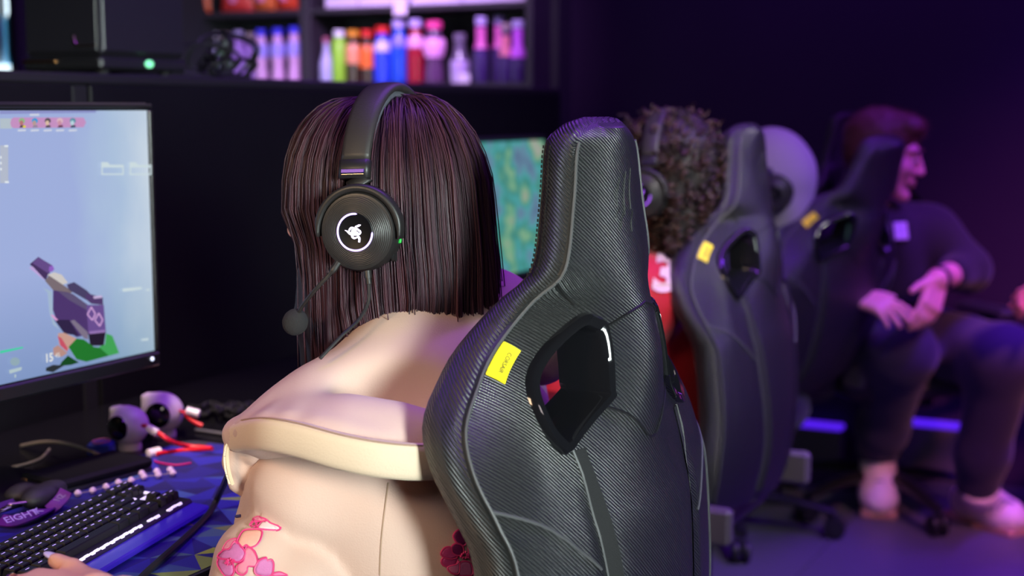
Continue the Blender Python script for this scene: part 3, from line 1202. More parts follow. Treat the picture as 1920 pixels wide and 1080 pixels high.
    for k in range(5):
        a = 2 * math.pi * k / 5 + .55
        u = np.array([math.cos(a), math.sin(a), 0])
        p0, p1 = np.array([-.30, 0, .115]) + u * .02, np.array([-.30, 0, .085]) + u * .335
        lg = MB().tube(catmull([p0, p0 * .5 + p1 * .5 + (0, 0, .012), p1], 5), [.033] * 5 + [.028, .026, .024, .022, .021, .02], 10, flat=.62, ref=(0, 0, 1)).build('base_leg', M_hub, root)
        w_ = MB()
        ax = np.array([-u[1], u[0], 0])
        R = np.stack([u, np.array([0, 0, 1.0]), ax], 1)
        for s2 in (-1, 1):
            w_.lathe([(.012, -.010), (.031, -.0085), (.033, -.004), (.033, .004), (.031, .0085), (.012, .010)], p1 + ax * s2 * .015 + np.array([0, 0, -.085 + .0375]), R, n=20)
        w_.box(p1 + np.array([0, 0, -.03]), (.03, .012, .05), np.stack([u, ax, (0, 0, 1)], 1), bev=.004)
        w_.build('caster', M_blackm, lg)
    return root


def at_ridge(px, py, Z, rz, zloc):
    """chair foot so that its spine at height zloc is seen at (px, py), Z deep"""
    p = P(px, py, Z)
    return p


c1 = P(1204, 800, 1.60)
CH1 = make_chair((c1[0], c1[1], c1[2] - .926), math.radians(-3.3), 'nearest black gaming chair, with the yellow tag, behind the person in the cream hoodie')
print('chair1 base', CH1.location)

# ================================================================== DESK AND WHAT STANDS ON IT
DZ = .74
M_desk = mat('black_desk', (.005, .005, .006), .25, noise=.2, nscale=5, spec=.3)
dk = empty('desk', (-1.43, 1.65, 0), 'long black desk under the monitors', 'desk')
MB().box((0, 0, DZ - .014), (.80, 3.7, .028), bev=.006).build('desktop', M_desk, dk)
for y in (-1.8, -.3, .45, 1.75):
    MB().box((-.02, y, (DZ - .028) / 2), (.62, .04, DZ - .028), bev=.004).build('leg_panel', M_black, dk)
MB().box((-.36, 0, .5), (.02, 3.6, .36), bev=.003).build('modesty_panel', M_black, dk)

# ---- mouse mat with a printed pattern of blue, teal and olive triangles
MX0, MX1, MY0, MY1 = -1.50, -1.045, .80, 1.80
MT = .004
mm = empty('desk_mat', ((MX0 + MX1) / 2, (MY0 + MY1) / 2, DZ), 'large blue and green triangle print mat under the keyboard', 'mat')
mc = [mat('print_%d' % i, srgb(*c), .7, bump=.2, bscale=900) for i, c in enumerate([(36, 34, 150), (30, 26, 118), (56, 84, 150), (74, 112, 130), (128, 150, 76), (158, 176, 70), (24, 20, 90)])]


def rounded(x0, x1, y0, y1, r, n=6):
    out = []
    for cx, cy, a0 in ((x1 - r, y1 - r, 0), (x0 + r, y1 - r, 90), (x0 + r, y0 + r, 180), (x1 - r, y0 + r, 270)):
        for i in range(n + 1):
            a = math.radians(a0 + 90 * i / n)
            out.append((cx + r * math.cos(a), cy + r * math.sin(a)))
    return out


hx, hy = (MX1 - MX0) / 2, (MY1 - MY0) / 2
MB().prism(rounded(-hx, hx, -hy, hy, .03), (0, 0, 0), (1, 0, 0), (0, 1, 0), (0, 0, 1), MT - .0006).build('mat_base', mat('mat_edge', (.02, .02, .03), .7), mm, sharp=30)
b = MB()
g = random.Random(11)
st = .042
nx, ny = int(2 * hx / st), int(2 * hy / st)
jit = {}
for i in range(nx + 1):
    for j in range(ny + 1):
        e = .0 if i in (0, nx) or j in (0, ny) else .011
        jit[i, j] = (-hx + .006 + (2 * hx - .012) * i / nx + g.uniform(-e, e), -hy + .006 + (2 * hy - .012) * j / ny + g.uniform(-e, e), MT)
for i in range(nx):
    for j in range(ny):
        if (i in (0, nx - 1)) and (j in (0, ny - 1)):
            continue
        a, c, d, e = jit[i, j], jit[i + 1, j], jit[i + 1, j + 1], jit[i, j + 1]
        tr = ((a, c, d), (a, d, e)) if (i + j) % 2 else ((a, c, e), (c, d, e))
        for q in tr:
            fr_ = (i + .5) / nx
            w_ = [1.3, 1.4, 1.0, 1.0, .45, .2, .6] if fr_ > .62 else ([3, 3, .8, .15, 0, 0, 2] if fr_ > .4 else [2.2, 3, .25, 0, 0, 0, 3])  # more blue towards the back: blue lighting put into the print colours
            b.add(q, [(0, 1, 2)], g.choices(range(7), w_)[0])
o = b.build('print', mc, mm, smooth=False)
o['kind'] = 'stuff'
MZ = DZ + MT

# ---- keyboard
KA, KB = onz(392, 948, MZ + .012), onz(180, 1074, MZ + .012)
kd = norm(np.array([KB[0] - KA[0], KB[1] - KA[1], 0]))          # runs along the front edge, towards the camera
kn = np.array([kd[1], -kd[0], 0])                              # towards the monitor
if kn[0] > 0:
    kn = -kn
KL, KW = .365, .133
tilt = math.radians(5)
kx, ky = kd, kn * math.cos(tilt) + np.array([0, 0, math.sin(tilt)])
kz = np.cross(ky, kx)
if kz[2] < 0:
    kz = -kz
K0 = np.array([KA[0], KA[1], MZ + .004])
kb = empty('keyboard', K0 + kd * KL / 2 + kn * KW / 2, 'black compact keyboard with white lit legends and glowing front lip', 'keyboard')
kbase = np.array(kb.location)
kp = lambda a, b_, c=0.0: K0 + kx * a + ky * b_ + kz * c - kbase
RK = np.stack([kx, ky, kz], 1)
M_case = mat('keyboard_case', (.02, .02, .025), .35)
MB().box(kp(KL / 2, KW / 2 + .012, .007), (KL, KW - .024, .014), RK, bev=.003).build('case', M_case, kb)
MB().box(kp(KL / 2, .013, .0045), (KL, .026, .009), RK, bev=.002).build('front_lip', mat('lit_lip', (.03, .02, .2), .3, emit=(.022, .004, .42), estr=.55), kb)  # blue reflection put into the lip as a dim glow
M_glow = mat('white_glow', (.8, .8, .9), .4, emit=(.78, .66, 1.0), estr=.95)
for a, L in ((.045, .04), (.10, .03), (.225, .19)):
    gl_ = MB()
    nseg = max(2, int(L / .011))
    for i in range(nseg):
        gl_.box(kp(a - L / 2 + L * (i + .5) / nseg, .0285 + (.0008 if i % 2 else 0), .0125), (L / nseg * .94, .0045, .007), RK, bev=.0015)
    gl_.build('light_strip', M_glow, kb)
for a, b2, s in ((.011, .0835, (.0045, .015, .004)), (.034, .0775, (.040, .005, .004)), (.046, .0865, (.007, .006, .004))):
    MB().box(kp(a, b2, .0148), s, RK, bev=.001).build('backlight', M_glow, kb)
M_key = mat('keycap', (.008, .008, .009), .5, bump=.05, spec=.3)
M_leg = mat('key_legend', (.5, .4, .8), .5, emit=(.55, .40, 1.0), estr=.75)
pitch = .0168
rows = 5
kmesh, lmesh = {}, {}
g = random.Random(5)


def keycap(wk):
    if wk not in kmesh:
        t = MB()
        a, c, hh = wk / 2 - .0006, pitch / 2 - .0006, .0098
        V = [(-a, -c, 0), (a, -c, 0), (a, c, 0), (-a, c, 0)]
        V += [(-a + .0012, -c + .0010, hh - .0014), (a - .0012, -c + .001, hh - .0014), (a - .0012, c - .0014, hh - .0014), (-a + .0012, c - .0014, hh - .0014)]
        V += [(-a + .0024, -c + .002, hh), (a - .0024, -c + .002, hh), (a - .0024, c - .0026, hh), (-a + .0024, c - .0026, hh)]
        F = [(0, 3, 2, 1), (8, 9, 10, 11)]
        for k in range(2):
            F += [(4 * k + i, 4 * k + (i + 1) % 4, 4 * k + 4 + (i + 1) % 4, 4 * k + 4 + i) for i in range(4)]
        kmesh[wk] = make_mesh('keycap', V, F, M_key, smooth=False)
        t = MB()
        t.box((-.0012, .001, hh), (.0042, .0013, .0003)).box((.0026, .001, hh), (.0016, .0013, .0003))
        lmesh[wk] = make_mesh('legend', np.array(t.V), t.F, M_leg, smooth=False)
    return kmesh[wk], lmesh[wk]


Rm = Matrix(RK.tolist()).to_4x4()
for r in range(rows):
    bpos = .041 + pitch * (r + .5) + (.004 if r == 5 else 0)
    a = .006
    plan = []
    # nav and arrow columns at the right end (they come first, nearest the far end)
    if r == 0:
        plan += [(pitch, 1), (pitch, 1), (pitch, 1)]
    elif r == 1:
        plan += [(pitch, 0), (pitch, 1), (pitch, 0)]
    elif r == 2:
        plan += [(pitch, 0)] * 3
    else:
        plan += [(pitch, 1)] * 3
    plan += [(.006, 0)]
    left = KL - .006 - a - sum(x for x, _ in plan)
    special = {0: [1.25, 1.25, 1.25, 1.25, 6.0, 1.25, 1.25, 1.25], 1: [2.6], 2: [2.1], 3: [1.4], 4: [1.9], 5: []}[r]
    ws = [x * pitch for x in special]
    if r == 0:
        ws = [x / sum(ws) * left for x in ws]
    else:
        rest = left - sum(ws)
        n_ = int(round(rest / pitch))
        ws += [rest / n_] * n_
    plan += [(round(x, 5), 1) for x in ws]
    for wk, on in plan:
        if on and not (r == 3 and wk == pitch and a < .04 and a > .2):
            km, lm = keycap(wk)
            ko = bpy.data.objects.new('key', km)
            COL.objects.link(ko)
            ko.parent = kb
            ko.matrix_basis = Matrix.Translation(Vector(kp(a + wk / 2, bpos, .0142 + (.0012 if r > 3 else 0)))) @ Rm
            lo = bpy.data.objects.new('legend', lm)
            COL.objects.link(lo)
            lo.parent = ko
        a += wk

# ---- monitor: big black frame, thin bezel, lit picture
M_bez = mat('bezel_black', (.009, .009, .01), .3)


def monitor(name_label, tr, br, X, width, tiltx, base_dy, screen_mat):
    """tr, br: where the right top and bottom corner of the picture are seen; X: plane of the screen"""
    A, B = onx(*tr, X), onx(*br, X)
    hgt = A[2] - B[2]
    yr = (A[1] + B[1]) / 2
    root = empty('monitor', (X - .02, yr - width / 2, DZ), name_label, 'monitor')
    z0 = B[2] - DZ
    b_ = MB().box((-.012, 0, z0 + hgt / 2 - .006), (.03, width + .02, hgt + .036), bev=.005)
    b_.build('housing', M_bez, root)
    MB().box((.004, 0, z0 + hgt + .0065), (.010, width + .019, .007), bev=.002).build('bezel', M_bez, root)
    MB().box((.004, 0, z0 - .013), (.012, width + .019, .022), bev=.003).build('bezel', M_bez, root)
    for s in (-1, 1):
        MB().box((.004, s * (width / 2 + .006), z0 + hgt / 2), (.010, .009, hgt), bev=.002).build('bezel', M_bez, root)
    sc = MB()
    sc.add([(.0055, -width / 2, z0), (.0055, width / 2, z0), (.0055, width / 2, z0 + hgt), (.0055, -width / 2, z0 + hgt)], [(0, 1, 2, 3)])
    so = sc.build('screen', screen_mat, root, smooth=False)
    uv = so.data.uv_layers.new(name='UVMap')
    for l, c in zip(uv.data, [(0, 0), (1, 0), (1, 1), (0, 1)]):
        l.uv = c
    MB().box((-.08, base_dy, (z0 + .1) / 2 + .01), (.035, .07, z0 + .12), bev=.008).build('neck', M_bez, root)
    MB().box((-.05, base_dy, z0 + hgt * .4), (.05, .10, .10), bev=.006).build('mount', M_bez, root)
    MB().box((-.07, base_dy, .009), (.20, .26, .017), bev=.006).build('stand_base', M_bez, root)
    MB().lathe([(.003, 0), (.003, .0015), (.002, .002)], (.0105, width / 2 - .012, z0 - .011), np.array([[0, 0, 1], [1, 0, 0], [0, 1, 0]]).astype(float), n=10).build('power_light', mat('power_white', (.7, .75, .9), .4, emit=(.7, .8, 1), estr=1.5), root)
    return root, z0, hgt, width


def screen1():
    m = bpy.data.materials.new('game_screen')
    m.use_nodes = True
    N = NT(m)
    tc = N.n('ShaderNodeTexCoord')
    sp = N.n('ShaderNodeSeparateXYZ')
    N.l(tc.outputs['UV'], sp.inputs[0])
    mp = N.n('ShaderNodeMapping')
    mp.inputs['Scale'].default_value = (7, 2.2, 1)
    mp.inputs['Rotation'].default_value = (0, 0, .5)
    N.l(tc.outputs['UV'], mp.inputs[0])
    nz = N.n('ShaderNodeTexNoise', i_Scale=1.3, i_Detail=3.0)
    N.l(mp.outputs[0], nz.inputs['Vector'])
    # pale sky: periwinkle at left to grey white at right, a little teal lower down
    t = N.math('ADD', N.math('MULTIPLY_ADD', sp.outputs[0], 3.6, -2.75), N.math('MULTIPLY_ADD', nz.outputs[0], .5, -.25))
    cr = N.n('ShaderNodeValToRGB')
    cr.color_ramp.elements[0].color = srgb(162, 178, 224)
    cr.color_ramp.elements[1].color = srgb(212, 224, 234)
    e = cr.color_ramp.elements.new(.45)
    e.color = srgb(174, 196, 224)
    N.l(t, cr.inputs[0])
    cr2 = N.n('ShaderNodeValToRGB')
    cr2.color_ramp.elements[0].color = srgb(150, 186, 200)
    cr2.color_ramp.elements[1].color = (1, 1, 1, 1)
    cr2.color_ramp.elements[0].position = -.0
    cr2.color_ramp.elements[1].position = .4
    N.l(sp.outputs[1], cr2.inputs[0])
    mx = N.n('ShaderNodeMix', data_type='RGBA', blend_type='MULTIPLY')
    mx.inputs[0].default_value = .55
    N.l(cr.outputs[0], mx.inputs[6])
    N.l(cr2.outputs[0], mx.inputs[7])
    N.b.inputs['Base Color'].default_value = (0, 0, 0, 1)
    N.b.inputs['Roughness'].default_value = .3
    N.l(mx.outputs[2], N.b.inputs['Emission Color'])
    N.b.inputs['Emission Strength'].default_value = .95
    return m


X1M = -1.45
MW = .66
mon, mz0, mhgt, _ = monitor('large monitor at far left showing a first-person shooter game', (297, 207), (296, 660), X1M, MW, 0, 0.02, screen1())
mloc = np.array(mon.location)


def px_on_screen(px, py, lift=.0):
    return onx(px, py, X1M - .02 + .0055 + lift) - mloc


def emat(name, c, s=.9):
    return mat('lit_' + name, (0, 0, 0), .4, emit=srgb(*c), estr=s)


def art(name, polys, lift=.0004):
    """flat shapes of the game picture: (colour key, rgb, [(px, py) ...])"""
    out = {}
    b_ = MB()
    ms = []
    for i, (key, rgb, pts) in enumerate(polys):
        m = emat(key, rgb)
        if m not in ms:
            ms.append(m)
        V = [px_on_screen(x, y, lift + i * .00006) for x, y in pts]
        n = len(V)
        a = sum(V[j][1] * V[(j + 1) % n][2] - V[(j + 1) % n][1] * V[j][2] for j in range(n))
        b_.add(V, [tuple(range(n)) if a > 0 else tuple(range(n))[::-1]], ms.index(m))
    return b_.build(name, ms, mon, smooth=False)


def disc(cx, cy, rx, ry, n=14):
    return [(cx + rx * math.cos(2 * math.pi * i / n), cy + ry * math.sin(2 * math.pi * i / n)) for i in range(n)]


def zq(pts, x0, y0, k):
    return [(x0 + a / k, y0 + b_ / k) for a, b_ in pts]


G = lambda pts: zq(pts, 0, 470, 1037 / 240)
art('gun_picture', [
    ('ghost', (168, 190, 214), G([(345, 300), (385, 340), (400, 500), (430, 600), (480, 640), (430, 560), (420, 330)])),
    ('muzzle_dark', (70, 50, 96), G([(240, 110), (310, 50), (420, 120), (370, 240)])),
    ('muzzle', (104, 78, 140), G([(262, 100), (310, 52), (425, 120), (400, 190)])),
    ('muzzle_light', (196, 170, 226), G([(236, 140), (262, 125), (345, 215), (365, 245)])),
    ('knob', (150, 100, 200), G([(398, 130), (425, 118), (440, 150), (420, 172), (395, 165)])),
    ('cream', (214, 208, 204), G([(385, 195), (440, 175), (500, 195), (550, 260), (470, 290)])),
    ('tan', (126, 112, 118), G([(365, 245), (395, 200), (590, 330), (540, 380), (430, 320)])),
    ('rail', (74, 66, 104), G([(540, 275), (600, 255), (700, 320), (760, 380), (700, 400), (560, 320)])),
    ('sight', (82, 60, 110), G([(700, 345), (780, 365), (832, 375), (835, 440), (740, 430), (690, 390)])),
    ('sight_light', (206, 186, 226), G([(755, 370), (825, 362), (828, 382), (760, 390)])),
    ('body', (78, 54, 112), G([(430, 320), (560, 340), (700, 430), (720, 680), (620, 700), (470, 600), (428, 480)])),
    ('body_dark', (46, 34, 70), G([(440, 560), (560, 560), (640, 690), (520, 670)])),
    ('slide', (96, 84, 120), G([(470, 330), (590, 350), (712, 440), (700, 480), (560, 400)])),
    ('panel', (108, 80, 148), G([(700, 440), (840, 440), (858, 660), (716, 670)])),
    ('grip', (34, 24, 44), G([(715, 670), (858, 650), (840, 770), (730, 770)])),
    ('trigger', (130, 118, 140), G([(570, 570), (600, 560), (710, 660), (715, 720), (680, 710)])),
    ('pinkbit', (224, 160, 214), G([(408, 520), (430, 520), (470, 560), (455, 570)])),
    ('ledge', (154, 120, 184), G([(722, 655), (852, 640), (855, 662), (724, 676)])),
    ('skin', (206, 160, 146), G([(470, 670), (520, 665), (625, 715), (560, 790), (540, 820), (480, 760)])),
    ('nail', (206, 84, 104), G([(466, 690), (500, 710), (548, 790), (545, 815), (490, 770)])),
    ('skin2', (190, 146, 136), G([(430, 790), (470, 765), (545, 830), (500, 860), (435, 850)])),
    ('sleeve', (30, 122, 40), G([(555, 780), (620, 712), (680, 720), (760, 780), (840, 790), (965, 830), (700, 900), (620, 880)])),
    ('sleeve_light', (66, 168, 88), G([(860, 670), (910, 690), (965, 830), (880, 850), (800, 780), (850, 760)])),
    ('sleeve_dark', (14, 74, 26), G([(500, 900), (550, 850), (640, 905), (580, 925), (480, 935)])),
    ('shade', (40, 48, 50), G([(372, 950), (430, 925), (520, 930), (430, 985), (372, 975)])),
])
ring = []
for (cx, cy) in ((740, 512), (800, 560)):
    pts = [(cx, cy - 55), (cx + 32, cy), (cx + 8, cy + 52), (cx - 32, cy + 4)]
    for i in range(4):
        a, c = np.array(pts[i], float), np.array(pts[(i + 1) % 4], float)
        d = norm(c - a)
        n_ = np.array([-d[1], d[0]]) * 4.5
        ring.append(('emblem_pink', (226, 178, 232), G([tuple(a + n_), tuple(c + n_), tuple(c - n_), tuple(a - n_)])))
art('gun_emblem', ring, .0022)
S = lambda pts: zq(pts, 0, 190, 845 / 180)
hud = [('hudbar_blue', (146, 152, 208), S([(0, 84), (845, 80), (845, 100), (0, 112)])),
       ('hudgrey', (186, 200, 210), S([(0, 150), (105, 150), (105, 240), (0, 240)])),
       ('hudpink', (204, 150, 200), S([(90, 190), (100, 155), (120, 142), (735, 142), (758, 185), (735, 228), (120, 236), (98, 222)])),
       ('hudwhite', (214, 220, 236), S([(262, 110), (345, 108), (345, 126), (262, 128)])),
       ('panel_grey', (186, 194, 212), S([(0, 388), (72, 388), (72, 720), (0, 720)])),
       ('hudbright', (232, 240, 246), S([(38, 385), (72, 385), (72, 402), (38, 402)])),
       ('hudbright', (232, 240, 246), S([(42, 702), (78, 702), (78, 720), (42, 720)])),
       ('hudbright', (232, 240, 246), S([(0, 482), (14, 482), (14, 505), (0, 505)])),
       ('hudbright', (232, 240, 246), S([(0, 532), (14, 532), (14, 555), (0, 555)])),
       ('hudbright', (232, 240, 246), S([(0, 586), (16, 586), (16, 608), (0, 608)]))]
for k, (x, c1_, c2_, c3_) in enumerate(((192, (150, 190, 140), (190, 120, 120), (70, 60, 70)), (306, (60, 160, 220), (190, 160, 150), (150, 140, 160)), (420, (90, 80, 90), (226, 196, 170), (80, 70, 80)), (528, (226, 190, 200), (210, 150, 170), (110, 50, 80)), (640, (90, 150, 170), (190, 220, 230), (60, 70, 90)))):
    hud += [('hair%d' % k, c1_, S(disc(x, 172, 27, 26))), ('face%d' % k, c2_, S(disc(x - 4, 190, 17, 22))), ('collar%d' % k, c3_, S([(x - 22, 232), (x - 12, 212), (x + 20, 208), (x + 28, 228)])),
            ('hudwhite', (214, 220, 236), S([(x - 34, 248), (x + 38, 246), (x + 34, 262), (x - 36, 266)]))]
hud.append(('yellowbit', (232, 216, 70), S(disc(214, 222, 14, 12))))
art('score_bar', hud, .0006)
fold = []
for (x0, x1) in ((190, 232), (243, 284)):
    y0, y1 = 304, 328
    f_ = (212, 228, 232)
    t_ = 2.6
    fold += [('folder', f_, [(x0, y0), (x0 + 12, y0), (x0 + 16, y0 + 5), (x1, y0 + 5), (x1, y0 + 10), (x0, y0 + 10)]),
             ('folder', f_, [(x0, y0 + 8), (x0 + t_, y0 + 8), (x0 + t_, y1), (x0, y1)]), ('folder', f_, [(x1 - t_, y0 + 8), (x1, y0 + 8), (x1, y1), (x1 - t_, y1)]),
             ('folder', f_, [(x0, y1 - t_), (x1, y1 - t_), (x1, y1), (x0, y1)])]
fold += [('folder', (212, 228, 232), [(230, 541), (266, 538), (266, 542), (250, 545), (230, 547)]), ('folder', (212, 228, 232), [(274, 542), (281, 542), (281, 545), (274, 545)]),
         ('folder', (212, 228, 232), [(265, 636), (278, 634), (278, 638), (265, 639)]), ('healthbar', (70, 214, 170), [(0, 658), (43, 650), (43, 653), (0, 663)]),
         ('grey_icon', (150, 176, 188), disc(28, 678, 9, 8)), ('pale_icon', (186, 206, 210), [(17, 694), (41, 688), (40, 694), (18, 701)]),
         ('pale_icon', (186, 206, 210), [(27, 702), (30, 702), (30, 708), (27, 708)])]
for a_, b_2, nm in ((0, 4, 'folder_icon'), (4, 8, 'folder_icon'), (8, 9, 'hud_icon'), (9, 10, 'hud_icon'), (10, 11, 'hud_icon'), (11, 12, 'health_bar'), (12, 13, 'hud_icon'), (13, 15, 'hud_icon')):
    art(nm, fold[a_:b_2], .0030)
exs, eys = norm(px_on_screen(110, 664) - px_on_screen(80, 672)), np.array([0, 0, 1.0])
text_mesh('ammo_digits', '15', .0165, px_on_screen(92, 671.5, .0036), (0, 1, 0), (0, 0, 1), emat('white', (238, 240, 236)), mon, extrude=0.00005, bold=.0004)
text_mesh('reserve_digits', '45', .0095, px_on_screen(108, 666.5, .0036), (0, 1, 0), (0, 0, 1), emat('white', (238, 240, 236)), mon, extrude=0.00005)


def screen2():
    m = bpy.data.materials.new('second_game_screen')
    m.use_nodes = True
    N = NT(m)
    tc = N.n('ShaderNodeTexCoord')
    nz = N.n('ShaderNodeTexNoise', i_Scale=3.2, i_Detail=2.5)
    mp = N.n('ShaderNodeMapping')
    mp.inputs['Scale'].default_value = (1.6, .9, 1)
    N.l(tc.outputs['UV'], mp.inputs[0])
    N.l(mp.outputs[0], nz.inputs['Vector'])
    cr = N.n('ShaderNodeValToRGB')
    el = cr.color_ramp.elements
    el[0].position, el[0].color = .30, srgb(94, 116, 150)
    el[1].position, el[1].color = .72, srgb(196, 206, 196)
    for p_, c in ((.40, (110, 150, 176)), (.47, (84, 178, 178)), (.52, (70, 150, 140)), (.57, (130, 190, 150)), (.63, (168, 176, 160))):
        e = el.new(p_)
        e.color = srgb(*c)
    N.l(nz.outputs[0], cr.inputs[0])
    N.b.inputs['Base Color'].default_value = (0, 0, 0, 1)
    N.l(cr.outputs[0], N.b.inputs['Emission Color'])
    N.b.inputs['Emission Strength'].default_value = .75
    return m


mon2, _, _, _ = monitor('second monitor with teal and green game picture, between the cream hoodie and the near chair', (1030, 262), (1028, 500), -1.60, .60, 0, 0, screen2())


# ---- two white ball webcams with round black fronts and red cables
M_wcam = mat('webcam_white', srgb(240, 226, 232), .38)
M_lens = mat('lens_black', (.004, .004, .006), .06, coat=.5)
M_redc = mat('red_cable', srgb(214, 18, 40), .45)
M_plug = mat('plug_white', srgb(236, 226, 236), .35)


def webcam(bx, by, lx, ly, rpx, label):
    c = onz(bx, by, DZ)
    Z = (c - np.array([0, 0, H])) @ FV
    r = rpx / FPX * Z
    base = c
    ctr = np.array([c[0], c[1], DZ + .009 + r * .93])
    tgt = P(lx, ly, Z - .03)
    cen = (ctr - np.array([0, 0, H])) @ RV / ((ctr - np.array([0, 0, H])) @ FV) * FPX + 960
    d = -FV * .8 + RV * ((lx - cen) / FPX * Z) / r + UV * .0
    d[2] = .02
    fr3 = frame(d)
    root = empty('webcam', base, label, 'webcam', 'white ball webcams on the desk')
    f = Blob(.006).ell(ctr - base, (r, r, r)).box(ctr - base + fr3 @ np.array([-.0, -r * .55 * (1 if lx < cen else 1), r * .55]), (r * .42, r * .45, r * .40), fr3, rnd=.006)
    right = -fr3[:, 1]
    f.cone(ctr - base + right * r * .85 + np.array([0, 0, -.002]), ctr - base + right * r * 1.12 + np.array([0, 0, -.002]), .009, .007)
    V, F = nets(f, .0022)
    obj('ball_body', V, F, M_wcam, root)
    R = np.stack([fr3[:, 1], fr3[:, 2], fr3[:, 0]], 1)
    q = r * .60
    MB().lathe([(q * 1.04, -.004), (q * 1.04, .0), (q, .0022), (q * .7, .0052), (q * .35, .0068), (.0004, .0072)], ctr - base + fr3[:, 0] * r * .80, R, n=28).build('front_lens', M_lens, root)
    MB().lathe([(r * .60, 0), (r * .62, .004), (r * .6, .009), (r * .40, .011), (r * .3, .014)], n=24).build('base_ring', M_wcam, root)
    return root, ctr + right * r * 1.1, ctr, r


wa, pa, ca, ra = webcam(243, 842, 226, 794, 37, 'white ball webcam nearer the monitor, its red cable running right')
wb, pb2, cb, rb = webcam(307, 818, 303, 776, 38, 'white ball webcam standing behind the other, farther right')
pa = P(276, 801, (ca - np.array([0, 0, H])) @ FV - .02)
pb2 = P(341, 772, (cb - np.array([0, 0, H])) @ FV - .01)


def cable(name, pts, r, m, label, plugs=(), cat='cable', group=None):
    p = catmull(pts, 8)
    base = np.array(pts[0])
    o_ = MB().tube(p, r, 8).build(name, m, base=base)
    tag(o_, label, cat, group)
    for (a, b_, pr) in plugs:
        a, b_ = np.asarray(a, float), np.asarray(b_, float)
        d = norm(b_ - a)
        MB().tube([a, a + d * .001, b_ - d * .001, b_], [pr * .8, pr, pr, pr * .8], 12).build('plug', M_plug, o_, base=base)
    return o_


Zd = lambda p: (np.asarray(p) - np.array([0, 0, H])) @ FV
za = Zd(pa)
e0 = P(298, 812, za - .03)
cable('red_cable', [P(268, 798, za - .005), P(277, 800, za - .02), e0, P(318, 826, za - .03), onz(350, 836, DZ + .008), onz(396, 840, DZ + .005)], .0034, M_redc,
      'red cable sagging from the nearer webcam to the desk', [(P(276, 801, za - .025), P(296, 812, za - .03), .0065)])
cable('red_cable', [onz(294, 851, DZ + .008), onz(312, 848, DZ + .007), onz(350, 844, DZ + .006), onz(398, 841, DZ + .0125)], .0034, M_redc,
      'short red cable lying on the desk, white plug at its left end', [(onz(277, 851, DZ + .0085), onz(300, 846, DZ + .0085), .0075)])
zb2 = Zd(pb2)
cable('red_cable', [P(338, 771, zb2), P(346, 774, zb2 - .02), P(352, 782, zb2 - .02), P(366, 792, zb2 - .02), P(379, 798, zb2 - .02)], .0034, M_redc,
      'stub of red cable hanging from the farther webcam', [(P(349, 770, zb2 - .02), P(374, 776, zb2 - .02), .0068)])
tag(MB().tube(catmull([onz(358, 868, MZ + .003), onz(330, 872, MZ + .003), onz(300, 868, MZ + .003), onz(290, 864, MZ + .003)], 6), .0016, 6).build('pink_cord', mat('pink_cord', srgb(190, 20, 110), .5), base=onz(300, 868, MZ)), 'thin pink cord on the mat below the red cable', 'cord')

# ---- blue tin, grey cables, dark cable heap
p = onz(191, 853, DZ)
r = empty('blue_tin', p, 'small blue tin with a pink ring on its lid behind the monitor foot', 'tin')
R = frame(norm(np.array([-FV[0], -FV[1], 0])))
MB().box((0, 0, .011), (.032, .040, .022), R, bev=.004).build('tin_body', mat('tin_blue', srgb(44, 60, 170), .4), r)
MB().tube([(.012 * math.cos(a), .015 * math.sin(a), .0224) for a in np.linspace(0, 2 * math.pi, 24, endpoint=False)], .0014, 6, closed=True).build('lid_ring', mat('ring_pink', srgb(220, 120, 160), .4), r)
M_gcab = mat('grey_cable', (.16, .13, .11), .5)
cable('grey_cable', [onz(40, 836, DZ + .004), onz(80, 829, DZ + .02), onz(120, 831, DZ + .03), onz(160, 842, DZ + .028), onz(198, 858, DZ + .02)], .0028, M_gcab, 'grey cable arching behind the monitor foot', ())
cable('thin_cable', [onz(0, 880, DZ + .003), onz(40, 872, DZ + .003), onz(75, 860, DZ + .003), onz(93, 842, DZ + .003)], .0018, M_gcab, 'thin grey cable curling on the desk at far left', ())
g = random.Random(8)
bc = MB()
for k in range(10):
    pts = []
    x0, x1 = sorted((g.uniform(368, 500), g.uniform(368, 500)))
    for t in np.linspace(0, 1, 7):
        pts.append(onz(x0 - 15 + (x1 - x0 + 40) * t, 768 + g.uniform(-14, 14), DZ + .006 + .02 * math.sin(math.pi * t) * g.random()))
    bc.tube(catmull(pts, 4), .0032, 6)
tag(bc.build('cable_heap', M_cable, base=onz(430, 770, DZ)), 'dark heap of cables on the desk behind the hoodie', 'cable')
p = onz(0, 768, DZ)
tag(MB().box((0, 0, .022), (.004, .05, .044), bev=.001).build('paper_card', mat('cream_card', srgb(220, 200, 130), .6), base=None), 'small cream card at the left frame edge under the monitor', 'card').location = (p[0], p[1] - .018, DZ)
# slim pen-like grey rod on the desk behind the mat
cable('grey_rod', [onz(367, 806, DZ + .004), onz(437, 816, DZ + .004)], .0028, mat('rod_grey', (.25, .25, .27), .35, .6), 'slim grey rod on the desk beyond the mat', (), 'rod')

# ---- long black case lying in front of the monitor (dark top, lilac lit edge)
A, B = onz(120, 930, MZ), onz(286, 884, MZ)
d = norm(B - A)
n_ = np.array([-d[1], d[0], 0])
if n_[0] > 0:
    n_ = -n_
L = np.linalg.norm(B - A)
r = empty('black_case', (A + B) / 2 + n_ * .045, 'long flat black case lying between monitor foot and beads', 'case')
R = np.stack([d, n_, (0, 0, 1)], 1)
MB().box((0, 0, .0135), (L * 1.06, .09, .015), R, bev=.005).build('lid', mat('case_black_satin', (.005, .005, .006), .6, spec=.12), r)
MB().box((0, 0, .004), (L * 1.04, .086, .0075), R, bev=.002).build('tray', mat('case_grey', (.05, .045, .06), .4), r)

